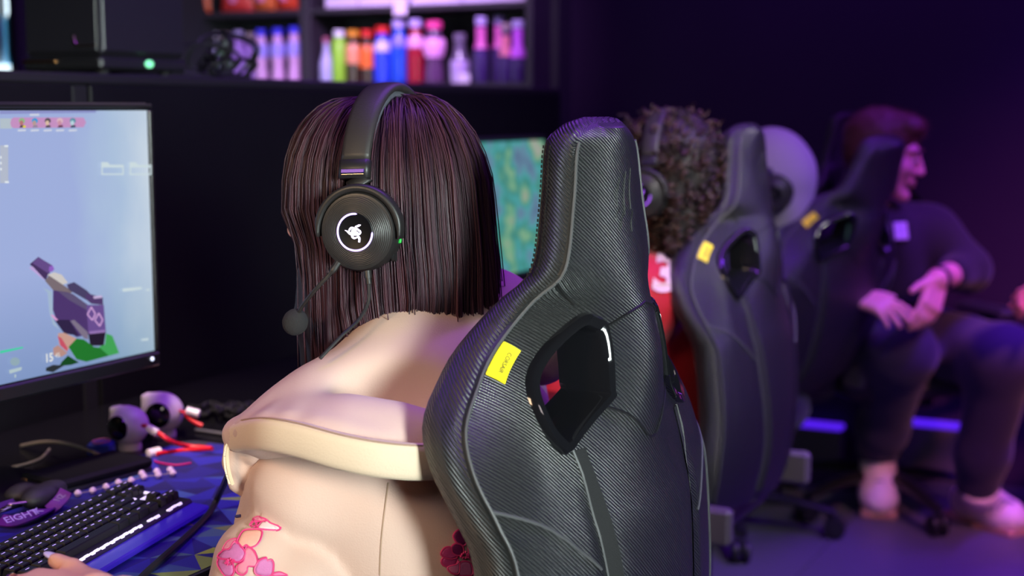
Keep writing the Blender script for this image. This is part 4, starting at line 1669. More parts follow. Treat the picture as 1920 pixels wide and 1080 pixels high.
# ---- bead string on the mat
bs = empty('bead_string', onz(235, 905, MZ), 'string of pale round beads lying on the mat', 'beads')
bb = np.array(bs.location)
pts = [(146, 925), (174, 920), (199, 913), (222, 905), (246, 901), (270, 894), (297, 891), (324, 887)]
P3 = [onz(x, y, MZ + .0055) for x, y in pts]
MB().tube(catmull(P3, 5), .0008, 5).build('cord', mat('bead_cord', (.25, .2, .22), .6), bs, base=bb)
pm = mat('pearl', srgb(205, 180, 215), .25, coat=.4)
ppos = list(P3) + [onz(294, 884, MZ + .0055), onz(266, 888, MZ + .0055), onz(319, 881, MZ + .0055)]
bm_ = None
for q in ppos:
    if bm_ is None:
        bm_ = MB().lathe([(.0012, -.0054), (.0038, -.0038), (.0055, 0), (.0038, .0038), (.0012, .0054)], n=12).build('bead', pm, bs)
        o = bm_
    else:
        o = bm_.copy()
        COL.objects.link(o)
        o.parent = bs
    o.location = tuple(q - bb)

# ---- key pouch with purple lettered strap
kr = empty('key_pouch', onz(70, 940, MZ), 'black key pouch with a purple lettered strap lying left of the keyboard', 'key pouch')
kk = np.array(kr.location)
f = Blob(.012).ell(onz(75, 930, MZ + .016) - kk, (.020, .036, .015), frame((1, .3, 0))).ell(onz(40, 925, MZ + .014) - kk, (.02, .025, .013)).ell(onz(100, 918, MZ + .014) - kk, (.016, .02, .013))
V, F = nets(f, .003, disp=lambda X: .0015 * snoise(X, 2, 140))
obj('pouch', V, F, mat('pouch_black', (.016, .013, .018), .6, bump=.3), kr)
M_purp = mat('strap_purple', srgb(104, 30, 140), .5, noise=.25, nscale=60)


def ribbon(name, pts, wd, m, par, base, up=(0, 0, 1), th=.0012):
    p = catmull(pts, 6)
    T = np.gradient(p, axis=0)
    V, F = [], []
    for i in range(len(p)):
        t = norm(T[i])
        s = norm(np.cross(t, up))
        u = np.cross(s, t)
        for a, c in ((-1, 1), (1, 1), (1, -1), (-1, -1)):
            V.append(p[i] + s * wd / 2 * a + u * th * c)
    n = len(p)
    for i in range(n - 1):
        for j in range(4):
            F.append((4 * i + j, 4 * i + (j + 1) % 4, 4 * i + 4 + (j + 1) % 4, 4 * i + 4 + j))
    F += [(3, 2, 1, 0), tuple(4 * n - 4 + j for j in range(4))]
    return obj(name, V, F, m, par, base, sharp=30)


up1 = norm(-FV * .55 + np.array([0, 0, .75]))
s1 = ribbon('strap', [onz(0, 975, MZ + .007), onz(25, 977, MZ + .008), onz(55, 968, MZ + .011), onz(82, 957, MZ + .011), onz(92, 955, MZ + .004)], .018, M_purp, kr, kk, up1)
s2 = ribbon('strap', [onz(92, 957, MZ + .003), onz(106, 945, MZ + .01), onz(118, 932, MZ + .016), onz(124, 920, MZ + .024)], .020, M_purp, kr, kk, up1)
M_let = mat('silver_letters', srgb(200, 170, 215), .3, .6)
for s_, a, c in (('EIGHT', (20, 977), (62, 965)), ('K', (64, 965), (80, 957))):
    A, B = onz(*a, MZ + .0125), onz(*c, MZ + .0145)
    ex = norm(B - A)
    ey = norm(np.cross(up1, ex))
    text_mesh('lettering', s_, .0165, (A + B) / 2 + up1 * .003 - kk, ex, ey, M_let, s1, bold=.0002)
A, B = onz(102, 946, MZ + .016), onz(124, 926, MZ + .022)
text_mesh('lettering', 'NZ', .0135, (A + B) / 2 + up1 * .003 - kk, norm(B - A), norm(np.cross(up1, norm(B - A))), M_let, s2)
M_silver = mat('silver', (.7, .6, .55), .18, 1.0)
for (x, y, rr) in ((8, 955, .011), (14, 950, .008), (104, 905, .012)):
    c = onz(x, y, MZ + .014) - kk
    MB().tube([c + rr * np.array([math.cos(a) * .7, math.sin(a), .25 * math.sin(a + 1)]) for a in np.linspace(0, 2 * math.pi, 22, endpoint=False)], .0016, 6, closed=True).build('key_ring', M_silver, kr)
MB().box(onz(32, 944, MZ + .018) - kk, (.026, .004, .004), np.stack([norm(onz(48, 941, MZ) - onz(17, 945, MZ)), norm(np.cross((0, 0, 1), norm(onz(48, 941, MZ) - onz(17, 945, MZ)))), (0, 0, 1)], 1), bev=.0015).build('metal_bar', mat('bright_bar', (.95, .85, .65), .15, 1.0), kr)
MB().tube(catmull([onz(40, 900, MZ + .012) - kk, onz(55, 898, MZ + .014) - kk, onz(76, 891, MZ + .014) - kk], 5), .0025, 6).build('key_blade', mat('brass', (.85, .55, .25), .25, 1.0), kr)

# ================================================================== PEOPLE
from mathutils.bvhtree import BVHTree
FH = np.array([-math.sin(YAW), math.cos(YAW), 0.0])


def hdir(r, f, z=0.0):
    """a direction given as (to the right of the view, away from the viewer, up)"""
    return norm(RV * r + FH * f + np.array([0, 0, z]))


def head_prims(B, hc, F, s=1.0, neck=True, jaw=1.0):
    L = lambda a, b, c: hc + F @ (np.array([a, b, c]) * s)
    e = lambda p, r, k=.015, sub=False: B.ell(L(*p), np.array(r) * s, F, k, sub)
    c = lambda p, q, ra, rb, k=.012: B.cone(L(*p), L(*q), ra * s, rb * s, k)
    e((-.014, 0, .032), (.096, .075, .086))
    e((.022, 0, -.028), (.072, .060 * jaw, .084), .02)
    for sg in (1, -1):
        c((.015, sg * .050 * jaw, -.055), (.070, sg * .012, -.094), .019, .018)
        e((.062, sg * .036, -.020), (.026, .022, .022))
    e((.078, 0, -.098), (.020, .022, .017))
    e((.074, 0, .030), (.022, .052, .014))
    for sg in (1, -1):
        e((.101, sg * .031, .006), (.014, .018, .010), .008, True)
        e((.080, sg * .031, .004), (.0135, .0135, .0125), .002)
    c((.092, 0, .018), (.110, 0, -.024), .008, .0125, .008)
    for sg in (1, -1):
        e((.102, sg * .011, -.028), (.010, .008, .007), .004)
        c((.098, 0, -.052), (.088, sg * .022, -.055), .0065, .004, .004)
        c((.096, 0, -.064), (.087, sg * .020, -.060), .0075, .004, .004)
        c((-.006, sg * .076, .022), (.002, sg * .074, -.028), .009, .008, .006)
        e((-.016, sg * .079, .006), (.018, .006, .026), .005)
    if neck:
        c((-.022, 0, -.05), (-.040, 0, -.175), .052, .058, .03)
    return L


def hand_prims(B, wrist, d, n, left, curls=(.35, .4, .45, .5), s=1.0, spread=.10, thumb=None, k=.005):
    """palm, four unequal fingers bent at three joints and a thumb from the side of the palm; n = back of the hand"""
    d = norm(d)
    n = norm(n - d * (n @ d))
    t = np.cross(d, n) if left else np.cross(n, d)
    R = np.stack([d, t, n], 1)
    B.box(wrist + d * .050 * s, np.array([.046, .037, .0125]) * s, R, rnd=.011 * s, k=.012)
    B.ell(wrist + d * .035 * s + t * .018 * s - n * .006 * s, np.array([.03, .02, .014]) * s, R, .01)
    tips = []
    for i, (o, ln, r) in enumerate(((.029, .074, .0086), (.010, .082, .0088), (-.010, .076, .0084), (-.028, .060, .0075))):
        p = wrist + d * (.088 - .004 * abs(i - 1)) * s + t * o * s
        v = norm(d + t * spread * (1 - i * .62))
        r = r * s
        c_ = curls[i]
        ax = np.cross(v, n)
        B.cone(p - v * .03 * s, p, r * 1.05, r * 1.08, k)
        for j, fr_ in enumerate((.45, .31, .24)):
            a = c_ * (.75, 1.15, .8)[j]
            v = v * math.cos(a) - np.cross(ax, v) * math.sin(a) * (1 if np.dot(np.cross(ax, v), n) > 0 else -1)
            q = p + v * ln * fr_ * s
            B.cone(p, q, r * (1.06 - .08 * j), r * (1.0 - .1 * j), .003 if j else k)
            p = q
        tips.append((p, v, n))
    tb = wrist + d * .022 * s + t * .028 * s
    v = norm(d * .62 + t * .72 - n * .25) if thumb is None else norm(thumb)
    B.cone(wrist + d * .012 * s + t * .012 * s, tb, .014 * s, .0135 * s, .008)
    q = tb + v * .040 * s
    B.cone(tb, q, .013 * s, .0105 * s, .006)
    v2 = norm(v + d * .35 - n * .05)
    B.cone(q, q + v2 * .029 * s, .0103 * s, .0082 * s, .003)
    tips.append((q + v2 * .029 * s, v2, n))
    return tips


def bvh_of(o):
    me = o.data
    mw = np.array(o.matrix_basis)[:3, 3] if o.parent is None else np.array(o.parent.location) + np.array(o.location)
    V = np.zeros(len(me.vertices) * 3)
    me.vertices.foreach_get('co', V)
    V = V.reshape(-1, 3) + mw
    return BVHTree.FromPolygons([Vector(v) for v in V], [tuple(p.vertices) for p in me.polygons])


def ray(bv, px, py):
    d = norm(FV + RV * ((px - 960) / FPX) - UV * ((py - 540) / FPX))
    hit, nrm, i, dist = bv.ray_cast(Vector((0, 0, H)), Vector(d))
    return (np.array(hit), np.array(nrm)) if hit is not None else (None, None)


def sweep(pts, side, hw, ht, closed=False, n=12, power=3.0):
    """a flat band swept along pts; side[i] = across the band"""
    V, F = [], []
    pts = np.asarray(pts, float)
    T = np.gradient(pts, axis=0)
    k = len(pts)
    hw = np.full(k, hw) if np.isscalar(hw) else hw
    ht = np.full(k, ht) if np.isscalar(ht) else ht
    for i in range(k):
        t = norm(T[i])
        s = norm(side[i] - t * (side[i] @ t))
        u = np.cross(s, t)
        for j in range(n):
            a = 2 * math.pi * j / n
            ca, sa = math.cos(a), math.sin(a)
            V.append(pts[i] + s * hw[i] * np.sign(ca) * abs(ca) ** (2 / power) + u * ht[i] * np.sign(sa) * abs(sa) ** (2 / power))
    for i in range(k - 1):
        for j in range(n):
            F.append((i * n + j, i * n + (j + 1) % n, (i + 1) * n + (j + 1) % n, (i + 1) * n + j))
    F += [tuple(range(n))[::-1], tuple((k - 1) * n + j for j in range(n))]
    return V, F


def skin(name, c, r=.45):
    return mat(name, srgb(*c), r, noise=.08, nscale=40, bump=.12, bscale=350, sss=.15)


def hair_mat(name, c0, c1, rough=.34, spec=.6):
    m = bpy.data.materials.new(name)
    m.use_nodes = True
    N = NT(m)
    at = N.n('ShaderNodeAttribute', attribute_name='tone')
    cr = N.n('ShaderNodeValToRGB')
    cr.color_ramp.elements[0].color = (*c0, 1)
    cr.color_ramp.elements[1].color = (*c1, 1)
    N.l(at.outputs['Fac'], cr.inputs[0])
    N.l(cr.outputs[0], N.b.inputs['Base Color'])
    N.b.inputs['Roughness'].default_value = rough
    N.b.inputs['Specular IOR Level'].default_value = spec
    return m


def strands(name, paths, rad, tones, m, parent, base, n=3, taper=True):
    """many thin hairs in one mesh"""
    P_ = np.asarray(paths, float)                       # (strand, point, 3)
    ns, k, _ = P_.shape
    T = np.gradient(P_, axis=1)
    T /= (np.linalg.norm(T, axis=2, keepdims=True) + 1e-9)
    ref = RNG.normal(size=(ns, 1, 3))
    U = ref - T * (ref * T).sum(2, keepdims=True)
    U /= (np.linalg.norm(U, axis=2, keepdims=True) + 1e-9)
    W = np.cross(T, U)
    tp = np.ones(k)
    if taper:
        tp[-3:] = (.8, .5, .15)
        tp[0] = .6
    V = []
    for j in range(n):
        a = 2 * math.pi * j / n
        V.append(P_ + (U * math.cos(a) + W * math.sin(a)) * (rad * tp)[None, :, None])
    V = np.stack(V, 2).reshape(-1, 3)                   # strand, point, side
    i0 = (np.arange(ns)[:, None] * k + np.arange(k - 1)[None]).ravel() * n
    F = []
    for j in range(n):
        j2 = (j + 1) % n
        F.append(np.stack([i0 + j, i0 + j2, i0 + n + j2, i0 + n + j], 1))
    o = obj(name, V, np.concatenate(F), m, parent, base)
    at = o.data.attributes.new('tone', 'FLOAT', 'POINT')
    at.data.foreach_set('value', np.repeat(np.asarray(tones, float), k * n))
    return o


# ------------------------------------------------------------------ headset (over-ear, lit ring, boom microphone)
M_hs = mat('headset_black', (.017, .016, .016), .42, bump=.05, bscale=500)
M_hsl = mat('headset_leather', (.028, .024, .022), .5, bump=.15, bscale=400)
M_cush = mat('ear_cushion', (.013, .012, .013), .7, bump=.2, bscale=300)
M_ring = mat('lit_ring', (.5, .4, .8), .4, emit=(.52, .38, 1.0), estr=1.35)
M_emb = mat('lit_emblem', (.8, .75, .9), .4, emit=(.70, .60, 1.0), estr=1.35)
M_ribs = mat('ribbed_plate', (.020, .019, .019), .38)


def headset(hc, F, C, nrm, rc, label, boom=None, full=True, ringcol=None, band_a=-.012, band_r=(.108, .142), band_c=.012, band_w=.0185, cable_pts=None, cupup=None):
    """hc, F: head centre and axes; C, nrm, rc: centre, outward axis and radius of the near cup"""
    L = lambda a, b, c: hc + F @ np.array([a, b, c])
    root = empty('headset', C, label, 'headset', 'black over-ear headsets')
    B0 = np.asarray(C, float)
    nrm = norm(nrm)
    up = np.array([0, 0, 1.0]) if cupup is None else cupup
    v = norm(up - nrm * (up @ nrm))
    u = np.cross(v, nrm)
    R = np.stack([u, v, nrm], 1)
    q = lambda x, y, z: R @ np.array([x, y, z])       # relative to the cup centre
    # ear cushion, shell, yoke
    MB().lathe([(rc * .8, -.046), (rc * 1.0, -.044), (rc * 1.06, -.034), (rc * 1.04, -.024), (rc * .95, -.02)], (0, 0, 0), R, n=40).build('ear_cushion', M_cush, root)
    MB().lathe([(rc * .93, -.026), (rc * .99, -.022), (rc * 1.0, -.010), (rc * .985, -.002), (rc * .93, .004), (rc * .90, .0045)], (0, 0, 0), R, n=48).build('cup_shell', M_hs, root)
    # face plate with fine wavy ribs
    nr, na = 46, 120
    V, Fq = [], []
    for i in range(nr + 1):
        r = rc * (.46 + (.905 - .46) * i / nr)
        for j in range(na):
            a = 2 * math.pi * j / na
            hgt = .0105 - .007 * ((r / rc - .46) / .45) ** 2
            hgt += .00035 * math.sin(r / rc * 150 + 5 * math.sin(2 * a + .6))
            V.append(q(r * math.cos(a), r * math.sin(a), hgt))
    for i in range(nr):
        for j in range(na):
            Fq.append((i * na + j, i * na + (j + 1) % na, (i + 1) * na + (j + 1) % na, (i + 1) * na + j)[::-1])
    obj('face_plate', V, Fq, M_ribs, root)
    MB().lathe([(rc * .47, .006), (rc * .47, .0100), (rc * .44, .0112), (rc * .41, .0104), (.0002, .0104)], (0, 0, 0), R, n=40).build('centre_disc', mat('disc_black', (.004, .004, .005), .45, spec=.2), root)
    arc = [q(rc * .445 * math.cos(a), rc * .445 * math.sin(a), .0112) for a in np.linspace(math.radians(82), math.radians(362), 50)]
    MB().tube(arc, [.0004] + [rc * .026] * 48 + [.0004], 8).build('light_ring', M_ring if ringcol is None else ringcol, root)
    if full:
        # emblem: three twined snake heads, taken from its outline on the disc
        E = lambda pts: [((x - 490) / 1080 * 80 / 1650 * 1.0 * (rc / .0485), -(y - 600) / 1080 * 80 / 1650 * (rc / .0485)) for x, y in pts]

        def tubeE(pts, rs):
            b_ = catmull([(*p, 0) for p in E(pts)], 5)[:, :2]
            rr = np.interp(np.linspace(0, 1, len(b_)), np.linspace(0, 1, len(rs)), rs) / 1080 * 80 / 1650 * (rc / .0485)
            T = np.gradient(b_, axis=0)
            T /= (np.linalg.norm(T, axis=1, keepdims=True) + 1e-9)
            Nn = np.stack([-T[:, 1], T[:, 0]], 1)
            Lf, Rt = b_ + Nn * rr[:, None], b_ - Nn * rr[:, None]
            return Lf, Rt
        mb = MB()
        for zi, (pts, rs) in enumerate((
                ([(205, 552), (270, 580), (340, 630), (430, 655), (520, 655), (600, 650), (645, 610), (630, 570), (580, 535), (525, 500), (510, 462), (560, 440), (610, 420), (662, 405)], [4, 20, 34, 36, 34, 26, 24, 28, 30, 28, 24, 26, 30, 4]),
                ([(320, 610), (340, 540), (385, 490), (440, 490), (490, 530), (520, 590), (480, 630), (400, 620)], [12, 26, 26, 28, 26, 22, 24, 20]),
                ([(390, 640), (420, 720), (470, 755), (530, 740), (590, 720), (615, 770), (605, 862)], [20, 34, 26, 22, 30, 34, 26]),
                ([(390, 560), (450, 580), (520, 600), (590, 620)], [40, 40, 34, 20]))):
            A, Bq = tubeE(pts, rs)
            V = []
            for i in range(len(A)):
                V += [q(*A[i], .0108 + zi * .0001), q(*Bq[i], .0108 + zi * .0001)]
            mb.add(V, [(2 * i, 2 * i + 1, 2 * i + 3, 2 * i + 2)[::-1] for i in range(len(A) - 1)])
        mb.build('emblem', M_emb, root, smooth=False)
    else:
        mb = MB()
        mb.tube([q(-rc * .18, -rc * .1, .0112), q(0, rc * .05, .0116), q(rc * .16, rc * .22, .0112)], [.001, rc * .09, .001], 6)
        mb.tube([q(-rc * .1, rc * .14, .0112), q(.0, 0, .0116), q(rc * .1, -rc * .26, .0112)], [.001, rc * .08, .001], 6)
        mb.build('emblem', M_emb if ringcol is None else ringcol, root)
    # yoke arc over the cup and its stem
    arc = [q(rc * 1.06 * math.cos(a), rc * 1.06 * math.sin(a), -.004 - .010 * abs(math.sin(a)) * 0) for a in np.linspace(math.radians(-8), math.radians(188), 34)]
    V, Fq = sweep(arc, [nrm] * 34, .0085, np.interp(np.linspace(0, 1, 34), [0, .12, .88, 1], [.0022, .0048, .0048, .0022]))
    obj('yoke', V, Fq, M_hs, root)
    # headband: half ellipse across the head
    th = np.linspace(math.radians(22), math.radians(158), 44)
    H3 = lambda t, dr=0, da=0: L(band_a + da, (band_r[0] + dr) * math.cos(t), band_c + (band_r[1] + dr) * math.sin(t))
    P0 = [H3(t) for t in th]
    sd = [F[:, 0]] * 44
    w_ = np.interp(np.linspace(0, 1, 44), [0, .5, 1], [band_w, band_w * 1.06, band_w])
    V, Fq = sweep(P0, sd, w_, .0062)
    hb = obj('headband', np.array(V) - B0, Fq, M_hsl, root)
    V, Fq = sweep([H3(t, -.0095) for t in th[3:-3]], sd[3:-3], band_w * .86, .0065, power=2.2)
    obj('band_cushion', np.array(V) - B0, Fq, mat('band_fabric', (.07, .075, .09), .9, bump=.3, bscale=700), hb)
    for sg, tt in ((1, th[0]), (-1, th[-1])):
        a0 = H3(tt)
        t2 = tt - .16 * sg
        a1 = H3(t2)
        V, Fq = sweep([a0, a0 * .5 + a1 * .5, a1], [F[:, 0]] * 3, band_w * 1.04, .0072, power=5)
        sl = obj('slider', np.array(V) - B0, Fq, M_hs, root)
        dn = norm(a1 - a0)
        out_ = norm(np.cross(F[:, 0], dn)) * sg
        if sg > 0:
            if out_ @ F[:, 1] < 0:
                out_ = -out_
            mid = a0 * .35 + a1 * .65 + out_ * .0072
            Rr = np.stack([F[:, 0], dn, out_], 1)
            MB().box(mid - B0, (band_w * 1.6, .0052, .0016), Rr, bev=.0007).build('slot', mat('slot_violet', (.05, .03, .2), .25, .8), sl)
            MB().box(mid - B0 + dn * .0038 - out_ * .0003, (band_w * 1.55, .0014, .0012), Rr, bev=.0004).build('slot_edge', mat('slot_edge', (.4, .3, .22), .25, .9), sl)
        end = (B0 + q(0, rc * 1.06, -.004)) if sg > 0 else L(band_a, -band_r[0] - .004, .045)
        V, Fq = sweep([a1, a1 * .5 + end * .5, end], [F[:, 0]] * 3, np.array([.0115, .0115, .018]), .003)
        obj('stem', np.array(V) - B0, Fq, M_hs, root)
        if sg < 0:
            Cr = L(band_a, -band_r[0] - .008, -.01)
            nr_ = norm(F @ np.array([0, -1, 0]))
            v_ = np.array([0, 0, 1.0])
            R2 = np.stack([np.cross(v_, nr_), v_, nr_], 1)
            MB().lathe([(rc * .8, -.03), (rc * 1.04, -.026), (rc * 1.0, -.008), (rc * .9, .004), (.001, .008)], Cr - B0, R2, n=28).build('far_cup', M_hs, root)
    if boom is not None:
        p = catmull(boom, 8)
        MB().tube(p - B0, np.interp(np.linspace(0, 1, len(p)), [0, .2, .25, 1], [.0042, .0042, .0026, .0024]), 10).build('microphone_boom', M_hs, root)
        d = norm(p[-1] - p[-4])
        V, Fq = nets(Blob(.004).ell(p[-1] + d * .010 - B0, (.0165, .0150, .0150), frame(d)), .0018, disp=lambda X: .0004 * snoise(X, 4, 900))
        obj('microphone_foam', V, Fq, mat('foam', (.018, .017, .019), .95, bump=.6, bscale=900), root)
    if cable_pts is not None:
        p = catmull(cable_pts, 8)
        MB().tube(p - B0, .0021, 8).build('cable', M_cable, root)
        d = p[4] - p[0]
        MB().tube([p[0] - B0, p[0] + d * .9 - B0], .0046, 12).build('strain_relief', M_hs, root)
        sr = MB()
        for k in range(4):
            c = p[0] + d * (1.0 + .2 * k) - B0
            sr.lathe([(.0038, -.0012), (.0038, .0012)], c, np.stack([np.cross(norm(d), u), np.cross(norm(d), np.cross(norm(d), u)), norm(d)], 1), n=12)
        sr.build('relief_rings', M_hs, root)['kind'] = 'stuff'
    if full:
        MB().box(q(rc * .98, -rc * .18, -.011), (.004, .010, .004), R, bev=.001).build('green_tab', mat('tab_green', srgb(40, 190, 70), .5), root)
        MB().lathe([(.0028, 0), (.0028, .002)], q(rc * 1.02, rc * .12, -.012), R, n=10).build('button', M_hs, root)
        MB().lathe([(.006, -.002), (.006, .002)], q(rc * .80, -rc * .62, -.016), np.stack([v, nrm, u], 1), n=16).build('volume_wheel', M_blackm, root)
    return root


# ================================================================== the person in the cream hoodie
GHC = P(724, 392, 1.76)
GF = frame(hdir(-.951, .309, -.04))
gl_ = lambda a, b, c: GHC + GF @ np.array([a, b, c])
NB = P(778, 612, 1.80)                                  # base of the neck
SLf = np.array([-.93, 1.365, .935])
SRt = np.array([-.90, 1.69, .935])
ELf = np.array([-.95, 1.285, .60])
_hd = hdir(-.95, .30)
MCP = onz(34, 1108, .812)
WLf = MCP - _hd * .088 + np.array([0, 0, .004])
ERt = np.array([-.90, 1.80, .70])
WRt = np.array([-1.10, 1.70, .79])
PEL = np.array([-.80, 1.49, .55])
G0 = np.array([-.82, 1.49, 0.0])
B = Blob(.03)
head_prims(B, GHC + GF[:, 0] * .016, GF, .98)
B.cone(gl_(-.04, 0, -.17), NB + (0, 0, -.04), .055, .06)
B.chain([NB + (0.0, 0, -.05), np.array([-.855, 1.50, .80]), PEL], [.085, .10, .11], .05)
for S_, E_, W_, sg in ((SLf, ELf, WLf, 1), (SRt, ERt, WRt, -1)):
    B.cone(NB + (0, 0, -.07), S_, .06, .05)
    B.chain([S_, E_, W_], [.045, .037, .024], .03)
for sg in (-1, 1):
    hp = PEL + np.array([0, sg * .09, -.03])
    kn_ = np.array([-1.22, 1.49 + sg * .12, .52])
    an = np.array([-1.25, 1.49 + sg * .12, .09])
    B.chain([hp, kn_, an], [.085, .055, .038], .04)
    B.cone(an + (.02, 0, -.045), an + (-.14, 0, -.06), .032, .026, .02)
d_ = _hd
ltips = hand_prims(B, WLf, norm(d_ + np.array([0, 0, -.02])), np.array([.15, 0, 1.0]), True, (.32, .36, .38, .38), .98, .12, thumb=norm(onz(103, 1040, .83) - (WLf + _hd * .022 + np.cross(_hd, (0, 0, 1.0)) * .028)))
rtips = hand_prims(B, WRt, np.array([-.6, -.8, -.1]), np.array([0, 0, 1.0]), False, (.4, .45, .5, .5), .98)
M_skin1 = skin('skin_warm', (226, 168, 146))
girl = blob('person', B, .0038, M_skin1, base=G0)
tag(girl, 'person with long dark hair in a cream hoodie, typing in the nearest chair', 'person')
M_nail = mat('lilac_nail', srgb(205, 190, 235), .15, coat=.5)
for (p, v, n) in ltips:
    R = np.stack([norm(v), np.cross(n, norm(v)), norm(np.cross(norm(v), np.cross(n, norm(v))))], 1)
    V, F_ = nets(Blob(.001).ell(p + v * .006 + R[:, 2] * .0035 - G0, (.0135, .0058, .0024), R), .0014)
    obj('fingernail', V, F_, M_nail, girl)
rp = onz(20, 1076, .80)
# finger ring on the middle finger's first joint
t_, n_ = np.cross(d_, (0, 0, 1.0)), np.array([0, 0, 1.0])
rc_ = WLf + d_ * .104 + t_ * .010 + np.array([0, 0, -.003])
MB().tube([rc_ + .0105 * (t_ * math.cos(a) + n_ * math.sin(a)) - G0 for a in np.linspace(0, 2 * math.pi, 22, endpoint=False)], .0018, 7, closed=True).build('finger_ring', M_silver, girl)

# ---- hoodie: torso, sleeves, wide hood lying on the shoulders
def cloth(name, c, rough=.85, bs=500, b=.22, sheen=.15):
    return mat(name, srgb(*c), rough, noise=.03, nscale=12, bump=b, bscale=bs, sheen=sheen)


M_cream = cloth('cream_fleece', (208, 178, 164))
J = Blob(.05)
J.ell((-.862, 1.505, .83), (.125, .175, .19))
J.ell((-.815, 1.495, .63), (.135, .165, .20))
J.cone(NB + (0.01, 0, -.05), np.array([-.87, 1.5, .9]), .085, .14, .06)
# upper sleeve, with the fuller lower sleeve tucked up under it
J.cone(P(640, 820, 1.66), P(590, 935, 1.615), .065, .070, .04)
J.cone(P(590, 935, 1.615), P(560, 1010, 1.625), .070, .050, .03)
J.cone(P(640, 820, 1.66), P(760, 960, 1.63), .075, .085, .05)
J.cone(P(760, 960, 1.63), P(790, 1150, 1.64), .09, .10, .05)
J.cone(P(520, 905, 1.63), P(480, 985, 1.635), .032, .026, .02)
J.cone(P(488, 1058, 1.575), P(475, 1170, 1.60), .055, .064, .004)
J.cone(P(560, 1105, 1.57), P(600, 1200, 1.58), .056, .07, .012)
J.chain([ELf + (0, 0, -.03), ELf * .4 + WLf * .6, WLf + (ELf - WLf) * .12], [.064, .046, .034], .03)
J.chain([SRt, ERt, WRt], [.085, .075, .045], .04)


def folds(X):
    return .0035 * snoise(X, 21, 26) * np.clip((1.0 - X[:, 2]) / .2, 0, 1) + .0012 * snoise(X, 5, 70)


jk = blob('hoodie', J, .006, M_cream, girl, G0, disp=folds)
Hd = Blob(.035)
bandp = [(450, 815, 1.600), (505, 803, 1.535), (600, 818, 1.495), (690, 838, 1.49), (780, 848, 1.51), (870, 842, 1.56), (945, 815, 1.63)]
linep = [(568, 800, 1.615, .040), (620, 775, 1.63, .044), (680, 745, 1.655, .046), (750, 680, 1.69, .050), (820, 632, 1.745, .054), (885, 596, 1.80, .054), (930, 598, 1.84, .05)]
for i in range(len(bandp)):
    b0, l0 = P(*bandp[i]), P(*linep[i][:3])
    Hd.cone(b0, l0, .020, linep[i][3])
    if i:
        Hd.cone(P(*linep[i - 1][:3]), l0, linep[i - 1][3], linep[i][3])
        m0, m1 = (P(*bandp[i - 1]) + b0) / 2, (P(*linep[i - 1][:3]) + l0) / 2
        Hd.cone(m0, m1, .020, (linep[i - 1][3] + linep[i][3]) / 2)
Hd.ell(P(745, 748, 1.575), (.065, .028, .035), np.stack([RV, FV, UV], 1), .05, True)
Hd.cone(P(660, 805, 1.512), P(800, 812, 1.515), .018, .018, .02)
Hd.cone(P(872, 588, 1.86), P(960, 596, 1.88), .042, .040, .006)
Hd.cone(P(960, 596, 1.88), P(1010, 660, 1.84), .040, .045, .02)
hood = blob('hood', Hd, .0045, M_cream, girl, G0, disp=lambda X: .0030 * snoise(X, 9, 30))
# the hood's wide turned rim
rb = catmull([P(436, 828, 1.600), P(452, 818, 1.572), P(500, 814, 1.508), P(560, 824, 1.476), P(640, 846, 1.456), P(720, 861, 1.453), P(800, 866, 1.476), P(880, 858, 1.53), P(960, 832, 1.61)], 8)
V, F_ = sweep(rb, [UV * .96 - FV * .12] * len(rb), np.interp(np.linspace(0, 1, len(rb)), [0, .08, .25, .6, 1], [.008, .015, .018, .0195, .0195]), .010, n=16, power=3.2)
obj('hood_rim', np.array(V) - G0, F_, cloth('cream_rim', (222, 198, 172)), girl)
cu = np.array(rb) + UV * .0180 - FV * .0095
MB().tube(cu[8:] - G0, .0011, 5).build('rim_seam', mat('seam_tan', srgb(170, 140, 118), .8), girl)
# front flap with the zip
fl = Blob(.01)
fl.chain([P(440, 832, 1.612), P(437, 865, 1.615), P(446, 905, 1.62), P(470, 930, 1.625)], [.010, .010, .009, .008])
fl.cone(P(440, 840, 1.612), P(480, 850, 1.60), .010, .014).cone(P(440, 870, 1.615), P(480, 890, 1.61), .009, .014)
blob('front_flap', fl, .0035, M_cream, girl, G0)
zt = catmull([P(440, 826, 1.585), P(429, 836, 1.585), P(426, 860, 1.588), P(429, 885, 1.592), P(436, 908, 1.598)], 9)
MB().tube(zt - G0, .0022, 6).build('zip_tape', cloth('zip_cream', (225, 205, 170)), girl)
tb_ = MB()
for i in range(len(zt) - 1):
    tb_.box(zt[i] - RV * .0026 - G0, (.0034, .0022, .0016), np.stack([RV, FV, UV], 1), bev=.0004)
tb_.build('zip_teeth', mat('zip_plastic', srgb(235, 225, 200), .4), girl)['kind'] = 'stuff'

bj = bvh_of(jk)


def surf(pts, lift=.0008):
    out = []
    for (x, y) in pts:
        h_, n_ = ray(bj, x, y)
        if h_ is not None:
            out.append(h_ + n_ * lift)
    return np.array(out)


sp_ = surf(catmull([(728, 905), (722, 950), (716, 1000), (713, 1045), (712, 1079)], 6), .0)
if len(sp_) > 3:
    MB().tube(sp_ - G0, .0011, 5).build('back_seam', mat('seam_tan', srgb(170, 140, 118), .8), girl)


